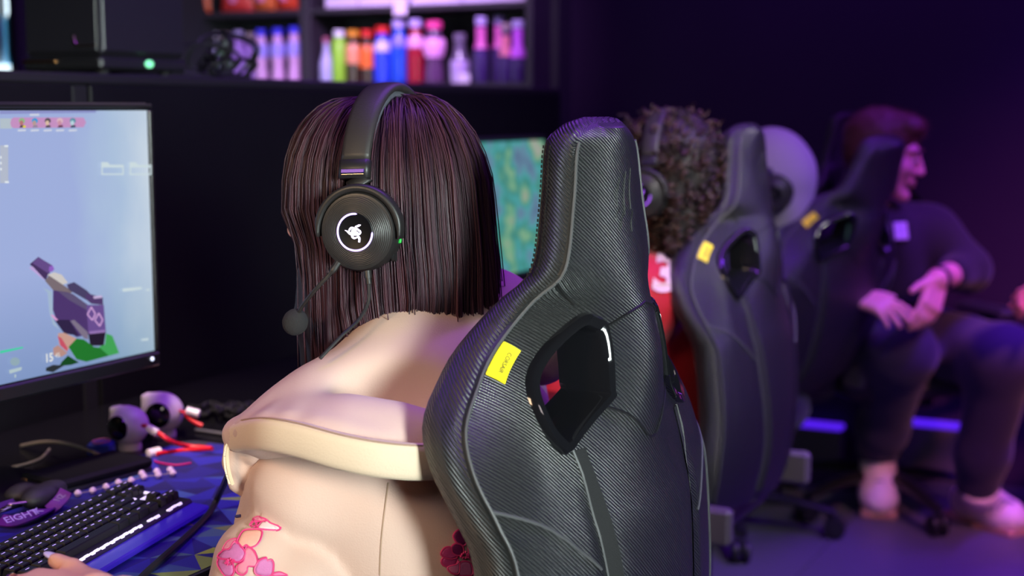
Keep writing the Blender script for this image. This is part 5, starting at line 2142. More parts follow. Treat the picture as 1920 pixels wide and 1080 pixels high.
# embroidered blossoms: raised petals with a satin stitched outline, laid on the cloth
def petal_patch(poly, m, lift=.0012):
    poly = catmull([(*p, 0) for p in poly], 4, closed=True)[:, :2]
    c = poly.mean(0)
    V, F = [], []
    rings_ = (1.0, .85, .65, .45, .22)
    for s in rings_:
        for p in poly:
            h_, n_ = ray(bj, *(c + (p - c) * s))
            if h_ is None:
                return None, None
            V.append(h_ + n_ * (lift if s < .95 else .0002))
    h_, n_ = ray(bj, *c)
    V.append(h_ + n_ * lift)
    k = len(poly)
    for a in range(len(rings_) - 1):
        for j in range(k):
            F.append((a * k + j, a * k + (j + 1) % k, (a + 1) * k + (j + 1) % k, (a + 1) * k + j))
    o0 = (len(rings_) - 1) * k
    F += [(o0 + j, o0 + (j + 1) % k, len(V) - 1) for j in range(k)]
    return V, F


Z1 = lambda pts: zq(pts, 400, 940, 1234 / 160)
Z2 = lambda pts: zq(pts, 800, 960, 1440 / 160)
th_ = [mat('thread_%d' % i, srgb(*c), .55, noise=.12, nscale=200, bump=.4, bscale=1200) for i, c in enumerate([(224, 132, 156), (238, 172, 156), (200, 112, 172), (246, 212, 214), (196, 60, 130), (120, 20, 90), (228, 120, 170)])]
out_th = mat('thread_outline', srgb(222, 62, 128), .5)
blossoms = [
    ('left', [(0, Z1([(300, 400), (290, 320), (370, 265), (460, 270), (540, 330), (470, 400), (410, 440), (350, 530), (280, 480)])),
              (1, Z1([(430, 450), (560, 420), (690, 430), (700, 510), (640, 630), (540, 680), (480, 640), (410, 680), (350, 620)])),
              (3, Z1([(690, 330), (780, 285), (860, 320), (960, 350), (980, 390), (900, 428), (740, 425), (640, 405)])),
              (0, Z1([(580, 270), (650, 235), (720, 240), (790, 270), (720, 300), (610, 300)])),
              (0, Z1([(180, 650), (240, 580), (340, 550), (350, 590), (270, 680), (160, 705)])),
              (2, Z1([(90, 820), (160, 720), (250, 700), (330, 590), (440, 690), (470, 760), (430, 850), (350, 885), (300, 850)])),
              (2, Z1([(75, 880), (130, 800), (260, 860), (310, 960), (290, 1060), (200, 1080), (120, 990)])),
              (0, Z1([(480, 670), (560, 690), (630, 800), (630, 930), (510, 940), (490, 1020), (420, 1060), (340, 1010), (360, 930), (460, 850)])),
              (2, Z1([(660, 860), (760, 815), (780, 860), (840, 850), (870, 920), (850, 1060), (740, 1085), (620, 1050), (600, 970)])),
              (6, Z1([(870, 1050), (960, 1030), (1050, 1060), (1060, 1078), (880, 1078)]))]),
    ('right', [(5, Z2([(440, 420), (480, 330), (560, 290), (640, 340), (670, 440), (620, 560), (520, 540)])),
               (5, Z2([(400, 600), (470, 530), (580, 560), (600, 680), (520, 730), (430, 690)])),
               (4, Z2([(230, 690), (290, 600), (390, 590), (420, 690), (500, 750), (400, 790), (270, 750)])),
               (4, Z2([(240, 830), (290, 760), (420, 780), (510, 800), (470, 880), (380, 920), (280, 900)])),
               (5, Z2([(690, 460), (740, 385), (790, 420), (840, 560), (870, 720), (790, 850), (700, 760), (680, 600)])),
               (6, Z2([(340, 930), (480, 880), (530, 840), (520, 1030), (400, 1020)])),
               (6, Z2([(540, 880), (600, 830), (710, 850), (750, 950), (740, 1060), (640, 1075), (540, 1060)])),
               (4, Z2([(780, 890), (890, 830), (950, 920), (860, 1010), (770, 1040)]))])]
for nm, pets in blossoms:
    for k, (mi, poly) in enumerate(pets):
        V, F_ = petal_patch(poly, None, .0024 + .0003 * (k % 3))
        if V is None:
            continue
        po = obj('embroidered_petal', np.array(V) - G0, F_, th_[mi], jk)
        ol = surf(catmull([(*p, 0) for p in poly], 5, closed=True)[:, :2], .0016 + .0003 * (k % 3))
        if len(ol) > 6:
            MB().tube(ol - G0, .0011, 5, closed=True).build('petal_outline', out_th, jk)
for (c, K) in (((590, 360), Z1), ((265, 880), Z1), ((610, 720), Z2)):
    sm = MB()
    g = random.Random(3)
    for k in range(9):
        a = 2 * math.pi * k / 9
        rr = g.uniform(.6, 1) * (75 if K is Z1 else 90)
        p = K([(c[0] + rr * math.cos(a), c[1] + rr * .8 * math.sin(a))])
        q = K([(c[0] + rr * .4 * math.cos(a), c[1] + rr * .4 * math.sin(a))])
        s_ = surf(p, .0036)
        s2 = surf(q, .0036)
        if len(s_) and len(s2):
            sm.tube([s2[0] - G0, s_[0] - G0], [.0007, .0014], 5)
    if sm.V:
        sm.build('stamens', out_th, jk)['kind'] = 'stuff'
ar_ = surf(catmull([(426, 988), (428, 976), (438, 970), (452, 967)], 5), .001)
if len(ar_) > 3:
    MB().tube(ar_ - G0, .0018, 6).build('blue_stitch', mat('thread_blue', srgb(70, 70, 130), .5), jk)

M_trous = cloth('dark_trousers', (26, 24, 34), .8)
Tq = Blob(.04)
for sg in (-1, 1):
    hp = PEL + np.array([0, sg * .09, -.03])
    kn_ = np.array([-1.22, 1.49 + sg * .12, .52])
    an = np.array([-1.25, 1.49 + sg * .12, .12])
    Tq.chain([hp, kn_, an], [.11, .075, .06])
Tq.ell(PEL + (0, 0, -.01), (.15, .18, .10))
blob('trousers', Tq, .012, M_trous, girl, G0)
for sg in (-1, 1):
    an = np.array([-1.25, 1.49 + sg * .12, .07])
    blob('shoe', Blob(.02).cone(an + (.03, 0, -.02), an + (-.13, 0, -.035), .046, .036).cut((0, 0, .002), (0, 0, -1), .004), .006, mat('shoe_black', (.02, .02, .02), .5), girl, G0)

# ---- hair: solid core and some thousands of strands over it
M_hair = hair_mat('long_hair', (.016, .006, .013), (.092, .033, .048), .42, .32)
HRX, HRY, HRZ = .133, .104, .130


def sup(c, e=2.5):
    return max(0.0, 1 - abs(c) ** e) ** (1 / e)


def strand(phi, a0, dl, end, wv, k=18):
    """one hair in head axes: from the parting over the side of the head, then hanging"""
    pts = []
    n1 = 8
    for i in range(n1):
        th = math.pi / 2 * i / (n1 - 1)
        pw = .92 + .10 * max(0, -math.cos(phi)) - .10 * max(0, math.cos(phi))
        sn = math.sin(th) ** pw
        cz = HRZ * math.cos(th) ** pw if th < math.pi / 2 - 1e-6 else 0
        rad = sn
        a = (HRX + dl) * rad * math.cos(phi) + a0 * (1 - rad)
        b = (HRY + dl) * rad * math.sin(phi)
        pts.append((a, b, cz + .004 + dl * math.cos(th)))
    n2 = k - n1
    for i in range(1, n2 + 1):
        t = i / n2
        c = end * t
        m = 1 + .06 * math.sin(math.pi * min(1, t * 1.15)) - .16 * t * t
        fw = math.cos(phi)
        a = (HRX + dl) * m * fw - .030 * min(1, 8 * t) * max(0, fw) - .006 * t * (fw > .3)
        b = (HRY + dl) * m * math.sin(phi)
        w_ = .011 * t * math.sin(8 * t + wv)
        pts.append((a + w_ * math.sin(phi), b - w_ * math.cos(phi), c))
    return pts


S_paths, S_tone = [], []
g = np.random.default_rng(4)
NSTR = 4200
for i in range(NSTR):
    side = 1 if g.random() < .72 else -1
    ph = math.radians(g.uniform(36, 182)) * side
    dl = -.014 * g.random() ** 1.6
    # parting runs along the top; hair from its front falls at the front
    a0 = (.062 if math.cos(ph) > 0 else .034) * math.cos(ph) - .008 + g.normal() * .006
    clump = math.sin(ph * 23) * .5 + math.sin(ph * 47 + 1) * .3
    end = -.36 - .03 * g.random() if abs(ph) < 1.7 else -.33 - .03 * g.random()
    p = strand(ph + .02 * clump, a0, dl + .0035 * clump, end, 4 * ph + clump + g.normal() * .25)
    p = np.array(p) + g.normal(size=3) * .0012
    if g.random() < .06:
        p = p + np.linspace(0, 1, len(p))[:, None] ** 1.5 * g.normal(size=3) * np.array([.020, .014, .0]) + np.array([0, 0, .004])
    S_paths.append(p)
    S_tone.append(np.clip(.42 + .30 * clump + g.normal() * .16, 0, 1))
S_paths = np.array(S_paths)
_t = np.clip(np.linspace(-.3, 1, S_paths.shape[1]), .12, 1)[None, :]
_f = S_paths.reshape(-1, 3) * np.array([1, 1, .45])
for _ax, (_sd, _am) in enumerate(((101, .0095), (102, .0065), (103, .0))):
    S_paths[:, :, _ax] += _t * (_am * snoise(_f, _sd, 38) + .4 * _am * snoise(_f, _sd + 7, 95)).reshape(S_paths.shape[:2])
S_paths[:, 8:, 0] += g.normal(size=(len(S_paths), 1)) * .002 * np.linspace(0, 1, S_paths.shape[1] - 8)[None]
S_paths = GHC + S_paths @ GF.T
Hb = Blob(.03)
Hb.ell(gl_(-.004, 0, .012), (.122, .094, .122), GF)
for ph in np.linspace(math.radians(35), math.radians(325), 20):
    x, y = (HRX - .022) * math.cos(ph), (HRY - .018) * math.sin(ph)
    Hb.cone(gl_(x * .85, y * .85, .03), gl_(x * .98, y * .98, -.13), .020, .018, .012)
    Hb.cone(gl_(x * .98, y * .98, -.13), gl_(x * .9, y * .88, -.30), .018, .012, .012)
Hb.ell(gl_(.118, 0, -.045), (.05, .058, .085), GF, .012, True)
hb_ = blob('hair', Hb, .005, mat('hair_core', (.010, .005, .006), .6), girl, G0, disp=lambda X: .0015 * snoise(X, 3, 120))
so = strands('hair_strand', S_paths, .00085, S_tone, M_hair, hb_, G0)
so['kind'] = 'stuff'

# ---- headset on the cream hoodie's wearer
C = P(672, 434, 1.642)
nr = norm(-FV * .955 - RV * .27 - UV * .12)
headset(GHC, GF, C, nr, .0475, 'black headset with lit ring and emblem on the dark-haired person in the cream hoodie',
        boom=[P(634, 492, 1.630), P(620, 512, 1.628), P(590, 545, 1.635), P(566, 575, 1.650), P(558, 592, 1.658)],
        cable_pts=[P(689, 508, 1.636), P(692, 540, 1.634), P(690, 568, 1.632), P(672, 600, 1.622), P(640, 630, 1.605), P(600, 672, 1.590)],
        band_a=-.010, band_r=(.114, .137), band_c=.012)
# its cable runs on down to the desk
q0 = onz(432, 876, MZ + .05)
cable('headset_cable', [P(428, 890, 1.66), onz(412, 925, MZ + .03), onz(390, 965, MZ + .006), onz(345, 1010, MZ + .006), onz(300, 1050, MZ + .006), onz(262, 1086, MZ + .006), onz(230, 1130, MZ + .006)], .0042, M_cable, 'thick black cable running over the mat beside the keyboard')

# ------------------------------------------------------------------ further chairs of the row
BACK_PARTS = ('backrest', 'opening_frame', 'piping', 'seam', 'fabric_band', 'stitching', 'emblem', 'fabric_tag')


def chair_copy(px, py, Z, rz_deg, label, recline=0.0, dz=0.0):
    p = P(px, py, Z)
    r = dup(CH1, (p[0], p[1], 0), (0, 0, math.radians(rz_deg)), label, 'black gaming chairs with yellow tags')
    r.location.z = CH1.location.z
    if recline:
        M = Matrix.Translation((-.05, 0, .5)) @ Matrix.Rotation(math.radians(recline), 4, 'Y') @ Matrix.Translation((.05, 0, -.5))
        for c in r.children:
            if c.name.split('.')[0] in BACK_PARTS:
                c.matrix_basis = M @ c.matrix_basis
    for c in r.children:
        if c.name.split('.')[0] not in ('gas_column', 'base_leg'):
            c.matrix_basis = Matrix.Translation((0, 0, dz)) @ c.matrix_basis
    return r


CH2 = chair_copy(1446, 500, 2.95, -1.5, 'black gaming chair behind the person in the red jersey, second from the front', 0, -.02)
CH3 = chair_copy(1515, 560, 4.05, -23.0, 'reclined black gaming chair in front of the red-haired man, third from the front', 24)

# ================================================================== person in the red jersey
H2 = P(1247, 338, 2.95)
F2 = frame(hdir(-.93, .37, -.05))
l2 = lambda a, b, c: H2 + F2 @ np.array([a, b, c])
N2 = P(1258, 478, 3.0)
R2b = P(1255, 700, 3.08)
B2 = np.array([R2b[0], R2b[1], 0])
s2l, e2l, w2l = P(1190, 565, 2.86), P(1065, 735, 2.82), P(960, 790, 2.95)
s2r, e2r, w2r = P(1270, 560, 3.24), P(1230, 740, 3.3), P(1150, 790, 3.35)
pel2 = P(1255, 870, 3.10)
B = Blob(.03)
head_prims(B, H2, F2, 1.0)
B.cone(l2(-.04, 0, -.17), N2 + (0, 0, -.05), .055, .06)
B.chain([N2 + (0, 0, -.05), P(1240, 640, 3.06), pel2], [.09, .11, .11], .05)
for S_, E_, W_, lf in ((s2l, e2l, w2l, True), (s2r, e2r, w2r, False)):
    B.cone(N2 + (0, 0, -.07), S_, .06, .05)
    B.chain([S_, E_, W_], [.045, .038, .026], .03)
    hand_prims(B, W_, norm(W_ - E_) + np.array([0, 0, -.05]), np.array([0, 0, 1.0]), lf, (.4, .45, .5, .5))
for sg in (-1, 1):
    k_ = pel2 + np.array([-.42, sg * .12, -.03])
    B.chain([pel2 + (0, sg * .09, -.02), k_, np.array([k_[0] - .02, k_[1], .09])], [.08, .055, .038], .04)
p2 = blob('person', B, .006, M_skin1, base=B2)
tag(p2, 'person with dark curly hair in a red jersey numbered 3, behind the nearest chair', 'person')
M_red = cloth('red_jersey', (196, 12, 34), .7)
J2 = Blob(.05)
mid2 = P(1228, 640, 3.06)
J2.ell(mid2, (.12, .18, .20))
J2.ell(P(1240, 800, 3.08), (.12, .16, .2))
J2.cone(N2 + (0, 0, -.06), mid2, .09, .13)
J2.cone(N2 + (0, 0, -.06), s2l, .085, .088).cone(N2 + (0, 0, -.06), s2r, .085, .088)
J2.chain([s2l, e2l, e2l * .3 + w2l * .7], [.088, .07, .055], .04)
J2.chain([s2r, e2r, e2r * .3 + w2r * .7], [.088, .07, .055], .04)
j2 = blob('jersey', J2, .009, M_red, p2, B2, disp=lambda X: .003 * snoise(X, 31, 24))
bj2 = bvh_of(j2)


def project_text(name, s, size, px, py, rot, bv, m, parent, base, bold=.0):
    """lettering printed on cloth: its outline is laid on the surface"""
    cu = bpy.data.curves.new(name, 'FONT')
    cu.body, cu.size, cu.align_x, cu.align_y, cu.offset, cu.resolution_u = s, size, 'CENTER', 'CENTER', bold, 4
    t = bpy.data.objects.new(name, cu)
    COL.objects.link(t)
    me = bpy.data.meshes.new_from_object(t.evaluated_get(bpy.context.evaluated_depsgraph_get()))
    bpy.data.objects.remove(t)
    ca, sa = math.cos(rot), math.sin(rot)
    V = []
    for v in me.vertices:
        x, y = v.co.x, -v.co.y
        h_, n_ = ray(bv, px + x * ca - y * sa, py + x * sa + y * ca)
        V.append((h_ + n_ * .004 if h_ is not None else P(px, py, 3)) - base)
    F = [tuple(p.vertices) for p in me.polygons]
    return obj(name, V, F, m, parent, smooth=False)


project_text('number', '3', 92, 1246, 517, math.radians(8), bj2, mat('number_white', srgb(232, 196, 196), .7), j2, B2, bold=4)
blob('cuff', Blob(.01).cone(e2l * .32 + w2l * .68, e2l * .22 + w2l * .78, .057, .055), .005, cloth('cuff_white', (230, 215, 215)), p2, B2)
T2 = Blob(.04)
for sg in (-1, 1):
    k_ = pel2 + np.array([-.42, sg * .12, -.03])
    T2.chain([pel2 + (0, sg * .09, -.02), k_, np.array([k_[0] - .02, k_[1], .12])], [.105, .078, .06])
T2.ell(pel2, (.15, .18, .1))
blob('trousers', T2, .012, M_trous, p2, B2)
for sg in (-1, 1):
    a_ = pel2 + np.array([-.44, sg * .12, 0])
    blob('shoe', Blob(.02).cone((a_[0] + .03, a_[1], .05), (a_[0] - .13, a_[1], .036), .046, .036).cut((0, 0, .002), (0, 0, -1), .004), .008, mat('shoe_black', (.02, .02, .02), .5), p2, B2)
# curls
M_curl = hair_mat('curly_hair', (.010, .006, .005), (.075, .034, .022), .38, .5)
Hc = Blob(.04)
Hc.ell(l2(-.012, 0, .028), (.112, .098, .113), F2)
Hc.ell(l2(-.040, 0, -.05), (.065, .095, .09), F2)
Hc.ell(l2(-.045, .01, -.11), (.045, .085, .06), F2)
Hc.ell(l2(.12, 0, -.05), (.05, .058, .09), F2, .012, True)
hc2 = blob('hair', Hc, .007, mat('hair_core', (.010, .005, .006), .6), p2, B2, disp=lambda X: .006 * snoise(X, 13, 70))
g = np.random.default_rng(12)
cp, ct = [], []
VV, FF = nets(Hc, .02)
for i in range(900):
    v0 = VV[g.integers(len(VV))]
    out_ = norm(v0 - l2(-.04, 0, -.03))
    ax = norm(np.array([0, 0, -1.0]) + .5 * out_ + .5 * g.normal(size=3))
    a_ = norm(np.cross(ax, g.normal(size=3)))
    b_ = np.cross(ax, a_)
    r0, ln, tw, ph = g.uniform(.005, .009), g.uniform(.02, .045), g.uniform(1.3, 2.6), g.uniform(0, 6)
    tt = np.linspace(0, 1, 18)
    cp.append(v0 + out_ * .003 + np.outer(tt * ln, ax) + r0 * (np.outer(np.cos(ph + tt * tw * 6.28), a_) + np.outer(np.sin(ph + tt * tw * 6.28), b_)))
    ct.append(g.uniform(0, 1))
o = strands('curl', np.array(cp), .0022, ct, M_curl, hc2, B2, n=4)
o['kind'] = 'stuff'
M_ringv = mat('lit_ring_violet', (.5, .2, .8), .4, emit=(.30, .06, .95), estr=1.0)
headset(H2, F2, P(1203, 366, 2.835), norm(-FV * .92 - RV * .36 - UV * .1), .0475, 'black headset with violet ring on the curly-haired person in red', full=False, ringcol=M_ringv, band_a=.0, band_r=(.118, .142), band_c=.0)

# ================================================================== person with the pale grey hood
H3_ = P(1440, 348, 3.88)
F3 = frame(hdir(-.96, .27, -.03))
l3 = lambda a, b, c: H3_ + F3 @ np.array([a, b, c])
N3 = P(1440, 462, 3.96)
pel3 = P(1420, 760, 4.14)
B3 = np.array([pel3[0], pel3[1], 0])
B = Blob(.03)
head_prims(B, H3_, F3, 1.0)
B.cone(l3(-.04, 0, -.17), N3 + (0, 0, -.05), .055, .06)
B.chain([N3 + (0, 0, -.05), P(1425, 600, 4.05), pel3], [.09, .11, .11], .05)
arms3 = []
for sg, lf in ((-1, True), (1, False)):
    S_ = N3 + np.array([-.02, sg * .17, -.07])
    E_ = S_ + np.array([-.08, sg * .04, -.24])
    W_ = E_ + np.array([-.22, -sg * .06, .07])
    arms3.append((S_, E_, W_))
    B.cone(N3 + (0, 0, -.07), S_, .06, .05)
    B.chain([S_, E_, W_], [.045, .038, .026], .03)
    hand_prims(B, W_, np.array([-1, 0, -.05]), np.array([0, 0, 1.0]), lf, (.4, .45, .5, .5))
for sg in (-1, 1):
    k_ = pel3 + np.array([-.42, sg * .12, -.03])
    B.chain([pel3 + (0, sg * .09, -.02), k_, np.array([k_[0] - .02, k_[1], .09])], [.08, .055, .038], .04)
p3_ = blob('person', B, .008, M_skin1, base=B3)
tag(p3_, 'person in a pale grey hood with headset, between the second and third chairs', 'person')
M_dark = cloth('dark_purple_top', (40, 26, 62), .85)
J3 = Blob(.05)
J3.cone(N3 + (0, 0, .0), N3 + (0, 0, -.07), .075, .1)
J3.cone(N3 + (0, 0, -.07), P(1425, 600, 4.05), .09, .15)
J3.ell(P(1425, 610, 4.06), (.12, .17, .19))
J3.ell(P(1420, 700, 4.10), (.12, .16, .16))
for S_, E_, W_ in arms3:
    J3.cone(N3 + (0, 0, -.06), S_, .08, .08)
    J3.chain([S_, E_, W_], [.08, .065, .045], .04)
blob('top', J3, .01, M_dark, p3_, B3, disp=lambda X: .003 * snoise(X, 41, 24))
G3 = Blob(.03)
G3.ell(l3(-.010, 0, .022), (.122, .100, .136), F3)
G3.ell(l3(-.030, 0, -.07), (.082, .082, .085), F3)
G3.cone(l3(-.02, .0, -.11), l3(-.01, 0, -.17), .066, .062)
G3.ell(l3(.135, 0, -.03), (.075, .064, .098), F3, .012, True)
blob('hood', G3, .007, cloth('pale_grey_hood', (150, 142, 150), .9), p3_, B3, disp=lambda X: .002 * snoise(X, 19, 40))
T3 = Blob(.04)
for sg in (-1, 1):
    k_ = pel3 + np.array([-.42, sg * .12, -.03])
    T3.chain([pel3 + (0, sg * .09, -.02), k_, np.array([k_[0] - .02, k_[1], .12])], [.105, .078, .06])
T3.ell(pel3, (.15, .18, .1))
blob('trousers', T3, .014, M_trous, p3_, B3)
for sg in (-1, 1):
    a_ = pel3 + np.array([-.44, sg * .12, 0])
    blob('shoe', Blob(.02).cone((a_[0] + .03, a_[1], .05), (a_[0] - .13, a_[1], .036), .046, .036).cut((0, 0, .002), (0, 0, -1), .004), .008, mat('shoe_black', (.02, .02, .02), .5), p3_, B3)
headset(H3_, F3, P(1450, 364, 3.755), norm(-FV * .96 - RV * .25 - UV * .1), .0475, 'black headset worn over the pale grey hood', full=False, ringcol=M_hs, band_a=-.01, band_r=(.098, .135), band_c=.0, band_w=.014)

# ================================================================== red-haired man sitting at the back wall
MH = P(1655, 291, 4.12)
MFr = frame(hdir(.95, -.28, -.20))
lm = lambda a, b, c: MH + MFr @ np.array([a, b, c])
fb = hdir(.32, -.95)
rt = np.cross(fb, (0, 0, 1.0))                           # his right
MN = P(1640, 408, 4.20)
mpel = P(1640, 655, 4.56)
mpel[2] = .56
MB0 = np.array([mpel[0], mpel[1], 0])
msr, msl = MN + rt * .185 + np.array([0, 0, -.06]), MN - rt * .185 + np.array([0, 0, -.06])
mer, mwr = P(1545, 560, 4.12), P(1604, 556, 4.02)
mel, mwl = P(1812, 505, 4.22), P(1757, 524, 4.00)
mkr, mar = P(1690, 660, 4.18), P(1645, 845, 4.56)
mkl, mal = P(1878, 672, 4.10), P(1832, 905, 4.32)
B = Blob(.03)
head_prims(B, MH, MFr, 1.04, jaw=1.08)
B.cone(lm(-.04, 0, -.17), MN + (0, 0, -.05), .06, .065)
mch = MN * .6 + mpel * .4
B.chain([MN + (0, 0, -.05), mch, mpel], [.10, .12, .12], .05)
for S_, E_, W_, lf in ((msr, mer, mwr, False), (msl, mel, mwl, True)):
    B.cone(MN + (0, 0, -.07), S_, .07, .058)
    B.chain([S_, E_, W_], [.052, .044, .031], .03)
hand_prims(B, mwr, norm(P(1682, 582, 3.93) - mwr), norm(UV * .75 - FV * .6), False, (.25, .3, .35, .4), 1.04, .22)
hand_prims(B, mwl, norm(P(1740, 590, 3.96) - mwl), norm(-FV * .9 + RV * .45), True, (.25, .35, .45, .55), 1.02, .12, thumb=norm(P(1706, 552, 3.93) - P(1752, 532, 3.98)), k=.005)
for sg, K_, A_ in ((1, mkr, mar), (-1, mkl, mal)):
    B.chain([mpel + rt * sg * .09 + (0, 0, -.02), K_, A_], [.085, .058, .042], .04)
man = blob('person', B, .0045, skin('skin_fair', (224, 160, 150)), base=MB0)
tag(man, 'red-haired man in a black shirt with a square white badge, seated by the back wall', 'person')
J4 = Blob(.05)
mbk = mch * .5 + MN * .5
RB = np.stack([fb, -rt, np.array([0, 0, 1.0])], 1)
J4.ell(mbk + np.array([0, 0, -.06]), (.135, .205, .20), RB)
J4.ell(mch * .55 + mpel * .45, (.15, .19, .22), RB)
J4.cone(MN + (0, 0, -.045), mbk, .092, .14)
J4.cone(MN + fb * .035 + np.array([0, 0, -.05]), mch + fb * .05, .085, .13)
J4.cone(MN + (0, 0, -.06), msr, .085, .085)
J4.cone(MN + (0, 0, -.06), msl, .085, .088)
J4.cone(msr, mer, .085, .072, .04)
J4.chain([msl, mel], [.088, .072], .04)
J4.cone(mel, mel * .55 + mwl * .45, .066, .052, .02)
J4.cone(mer, mer * .5 + mwr * .5, .066, .05, .02)
shirt = blob('shirt', J4, .007, cloth('black_shirt', (20, 18, 22), .85), man, MB0, disp=lambda X: .003 * snoise(X, 51, 22))
bs_ = bvh_of(shirt)
h_, n_ = ray(bs_, 1688, 433)
if h_ is not None:
    ex = norm(np.cross((0, 0, 1.0), n_))
    ey = np.cross(n_, ex)
    R = np.stack([ex, ey, n_], 1)
    bd = MB().box(h_ + n_ * .003 - MB0, (.046, .050, .003), R, bev=.001).build('badge', mat('badge_white', srgb(214, 200, 232), .6), man)
    bd['label'] = 'square white badge'
    pm_ = MB()
    for (x, y, sx, sy) in ((-.009, .007, .009, .010), (.008, .008, .011, .008), (-.004, -.009, .016, .006), (.012, -.008, .005, .009)):
        pm_.box(h_ + n_ * .0047 - MB0 + R @ np.array([x, y, 0]), (sx, sy, .0006), R)
    pm_.build('badge_print', mat('badge_grey', srgb(180, 160, 205), .6), bd, smooth=False)['kind'] = 'stuff'
M_navy = cloth('navy_trousers', (38, 30, 62), .85)
T4 = Blob(.05)
for sg, K_, A_ in ((1, mkr, mar), (-1, mkl, mal)):
    hp_ = mpel + rt * sg * .10 + (0, 0, 0)
    T4.cone(hp_, K_, .115, .098)
    T4.cone(K_, K_ * .25 + A_ * .75, .094, .074)
    T4.cone(K_ * .25 + A_ * .75, A_ + (K_ - A_) * .02, .074, .068)
T4.ell(mpel, (.16, .19, .11), RB)
blob('trousers', T4, .009, M_navy, man, MB0, disp=lambda X: .003 * snoise(X, 61, 24))
# wrist band, eyes, brows
wd = norm(mwl - mel)
ua = norm(np.cross(wd, (0, 0, 1.0)))
ub = np.cross(wd, ua)
V, F_ = sweep([mwl - wd * .012 + .034 * (ua * math.cos(a) + ub * math.sin(a)) - MB0 for a in np.linspace(0, 2 * math.pi, 26)], [wd] * 26, .011, .004)
obj('wristband', V, F_, M_blackm, man)
for sg in (1, -1):
    blob('eye', Blob(.001).ell(lm(.0875, sg * .032, .005) - MB0 * 0, (.0105, .0125, .0085), MFr), .003, mat('eye_white', (.6, .55, .55), .2), man, MB0)
    blob('iris', Blob(.001).ell(lm(.0965, sg * .034, .004), (.004, .006, .006), MFr), .002, mat('iris_dark', (.03, .03, .04), .2), man, MB0)
    MB().tube(catmull([lm(.104, sg * .014, .030), lm(.104, sg * .032, .037), lm(.090, sg * .052, .030)], 5) - MB0, [.002] + [.0042] * 9 + [.001], 6).build('eyebrow', mat('brow_brown', (.12, .05, .03), .7), man)
MB().tube(catmull([lm(.098, .022, -.0615), lm(.107, 0, -.060), lm(.098, -.022, -.0615)], 4) - MB0, .0022, 5).build('mouth_line', mat('mouth_dark', (.25, .06, .06), .6), man)
# short hair
SHh = Blob(.02)
SHh.ell(lm(-.018, 0, .048), (.104, .084, .088), MFr)
SHh.ell(lm(.045, 0, .095), (.058, .066, .036), MFr)
SHh.ell(lm(-.050, 0, .0), (.062, .078, .070), MFr)
SHh.ell(lm(.125, 0, .0), (.072, .085, .068), MFr, .012, True)
SHh.ell(lm(.03, .085, -.03), (.04, .02, .055), MFr, .01, True)
SHh.ell(lm(.03, -.085, -.03), (.04, .02, .055), MFr, .01, True)
M_ginger = hair_mat('ginger_hair', (.06, .022, .012), (.20, .08, .045), .5, .35)
sh_ = blob('hair', SHh, .004, mat('ginger_core', (.09, .033, .02), .6), man, MB0, disp=lambda X: .0025 * snoise(X, 71, 160))
VV, FF = nets(SHh, .008)
g = np.random.default_rng(2)
sp2, tn = [], []
for i in range(1500):
    v0 = VV[g.integers(len(VV))] + g.normal(size=3) * .003
    o_ = norm(v0 - lm(-.02, 0, .02))
    dr = norm(o_ * .7 + MFr[:, 0] * .55 + g.normal(size=3) * .35)
    tt = np.linspace(0, 1, 5)[:, None]
    sp2.append(v0 - o_ * .004 + dr * tt * g.uniform(.010, .020))
    tn.append(g.random())
strands('hair_strand', np.array(sp2), .0009, tn, M_ginger, sh_, MB0)['kind'] = 'stuff'

# pale trainers: right one up on its toe, left one flat and turned outwards
M_shoe = mat('trainer_white', srgb(222, 200, 205), .5, bump=.1)
M_sole = mat('trainer_sole', srgb(170, 130, 110), .6)
M_lace = mat('trainer_lace', srgb(120, 100, 140), .7)


def trainer(ank, toe, heel, nm):
    d = norm(toe - heel)
    up_ = norm(np.array([0, 0, 1.0]) - d * d[2])
    sd_ = np.cross(d, up_)
    R = np.stack([d, sd_, up_], 1)
    L_ = np.linalg.norm(toe - heel)
    S = Blob(.03)
    S.cone(heel + d * .06 + up_ * .055, toe - d * .065 + up_ * .044, .050, .054)
    S.ell(toe - d * .085 + up_ * .042, (.088, .060, .044), R)
    S.cone(heel + d * .07 + up_ * .06, ank, .052, .056)
    S.cone(toe - d * .12 + up_ * .068, ank + d * .02, .044, .044)
    S.cut(heel + up_ * .008, -up_, .006)
    S.cut(ank + (ank - heel - d * .06) * .12, norm(ank - (heel + d * .06)), .006)
    o = blob('shoe', S, .005, M_shoe, man, MB0)
    So = Blob(.02)
    So.box((heel + toe) / 2 + up_ * .006, (L_ / 2, .056, .015), R, rnd=.012)
    blob('sole', So, .005, M_sole, o, MB0)
    for k in range(4):
        t = .34 + .11 * k
        c = toe * (1 - t) + ank * t + up_ * (.045 - .012 * k)
        MB().tube(catmull([c - sd_ * .036 - up_ * .008, c + up_ * .014, c + sd_ * .036 - up_ * .008], 4) - MB0, .0032, 6).build('lace', M_lace, o)


toe_r = onz(1648, 974, .004)
heel_r = P(1643, 882, 4.68)
trainer(mar, toe_r, heel_r, 'r')
toe_l, heel_l = onz(1918, 1004, .004), onz(1786, 962, .004)
trainer(mal + (0, 0, -.02), toe_l, heel_l, 'l')
# his chair
pc_ = P(1578, 330, 4.76)
rz_ = math.degrees(math.atan2(-fb[1], -fb[0]))
CH4 = dup(CH1, (pc_[0], pc_[1], CH1.location.z), (0, 0, math.radians(rz_)), 'black gaming chair behind the red-haired man, its headrest above his shoulder', 'black gaming chairs with yellow tags')

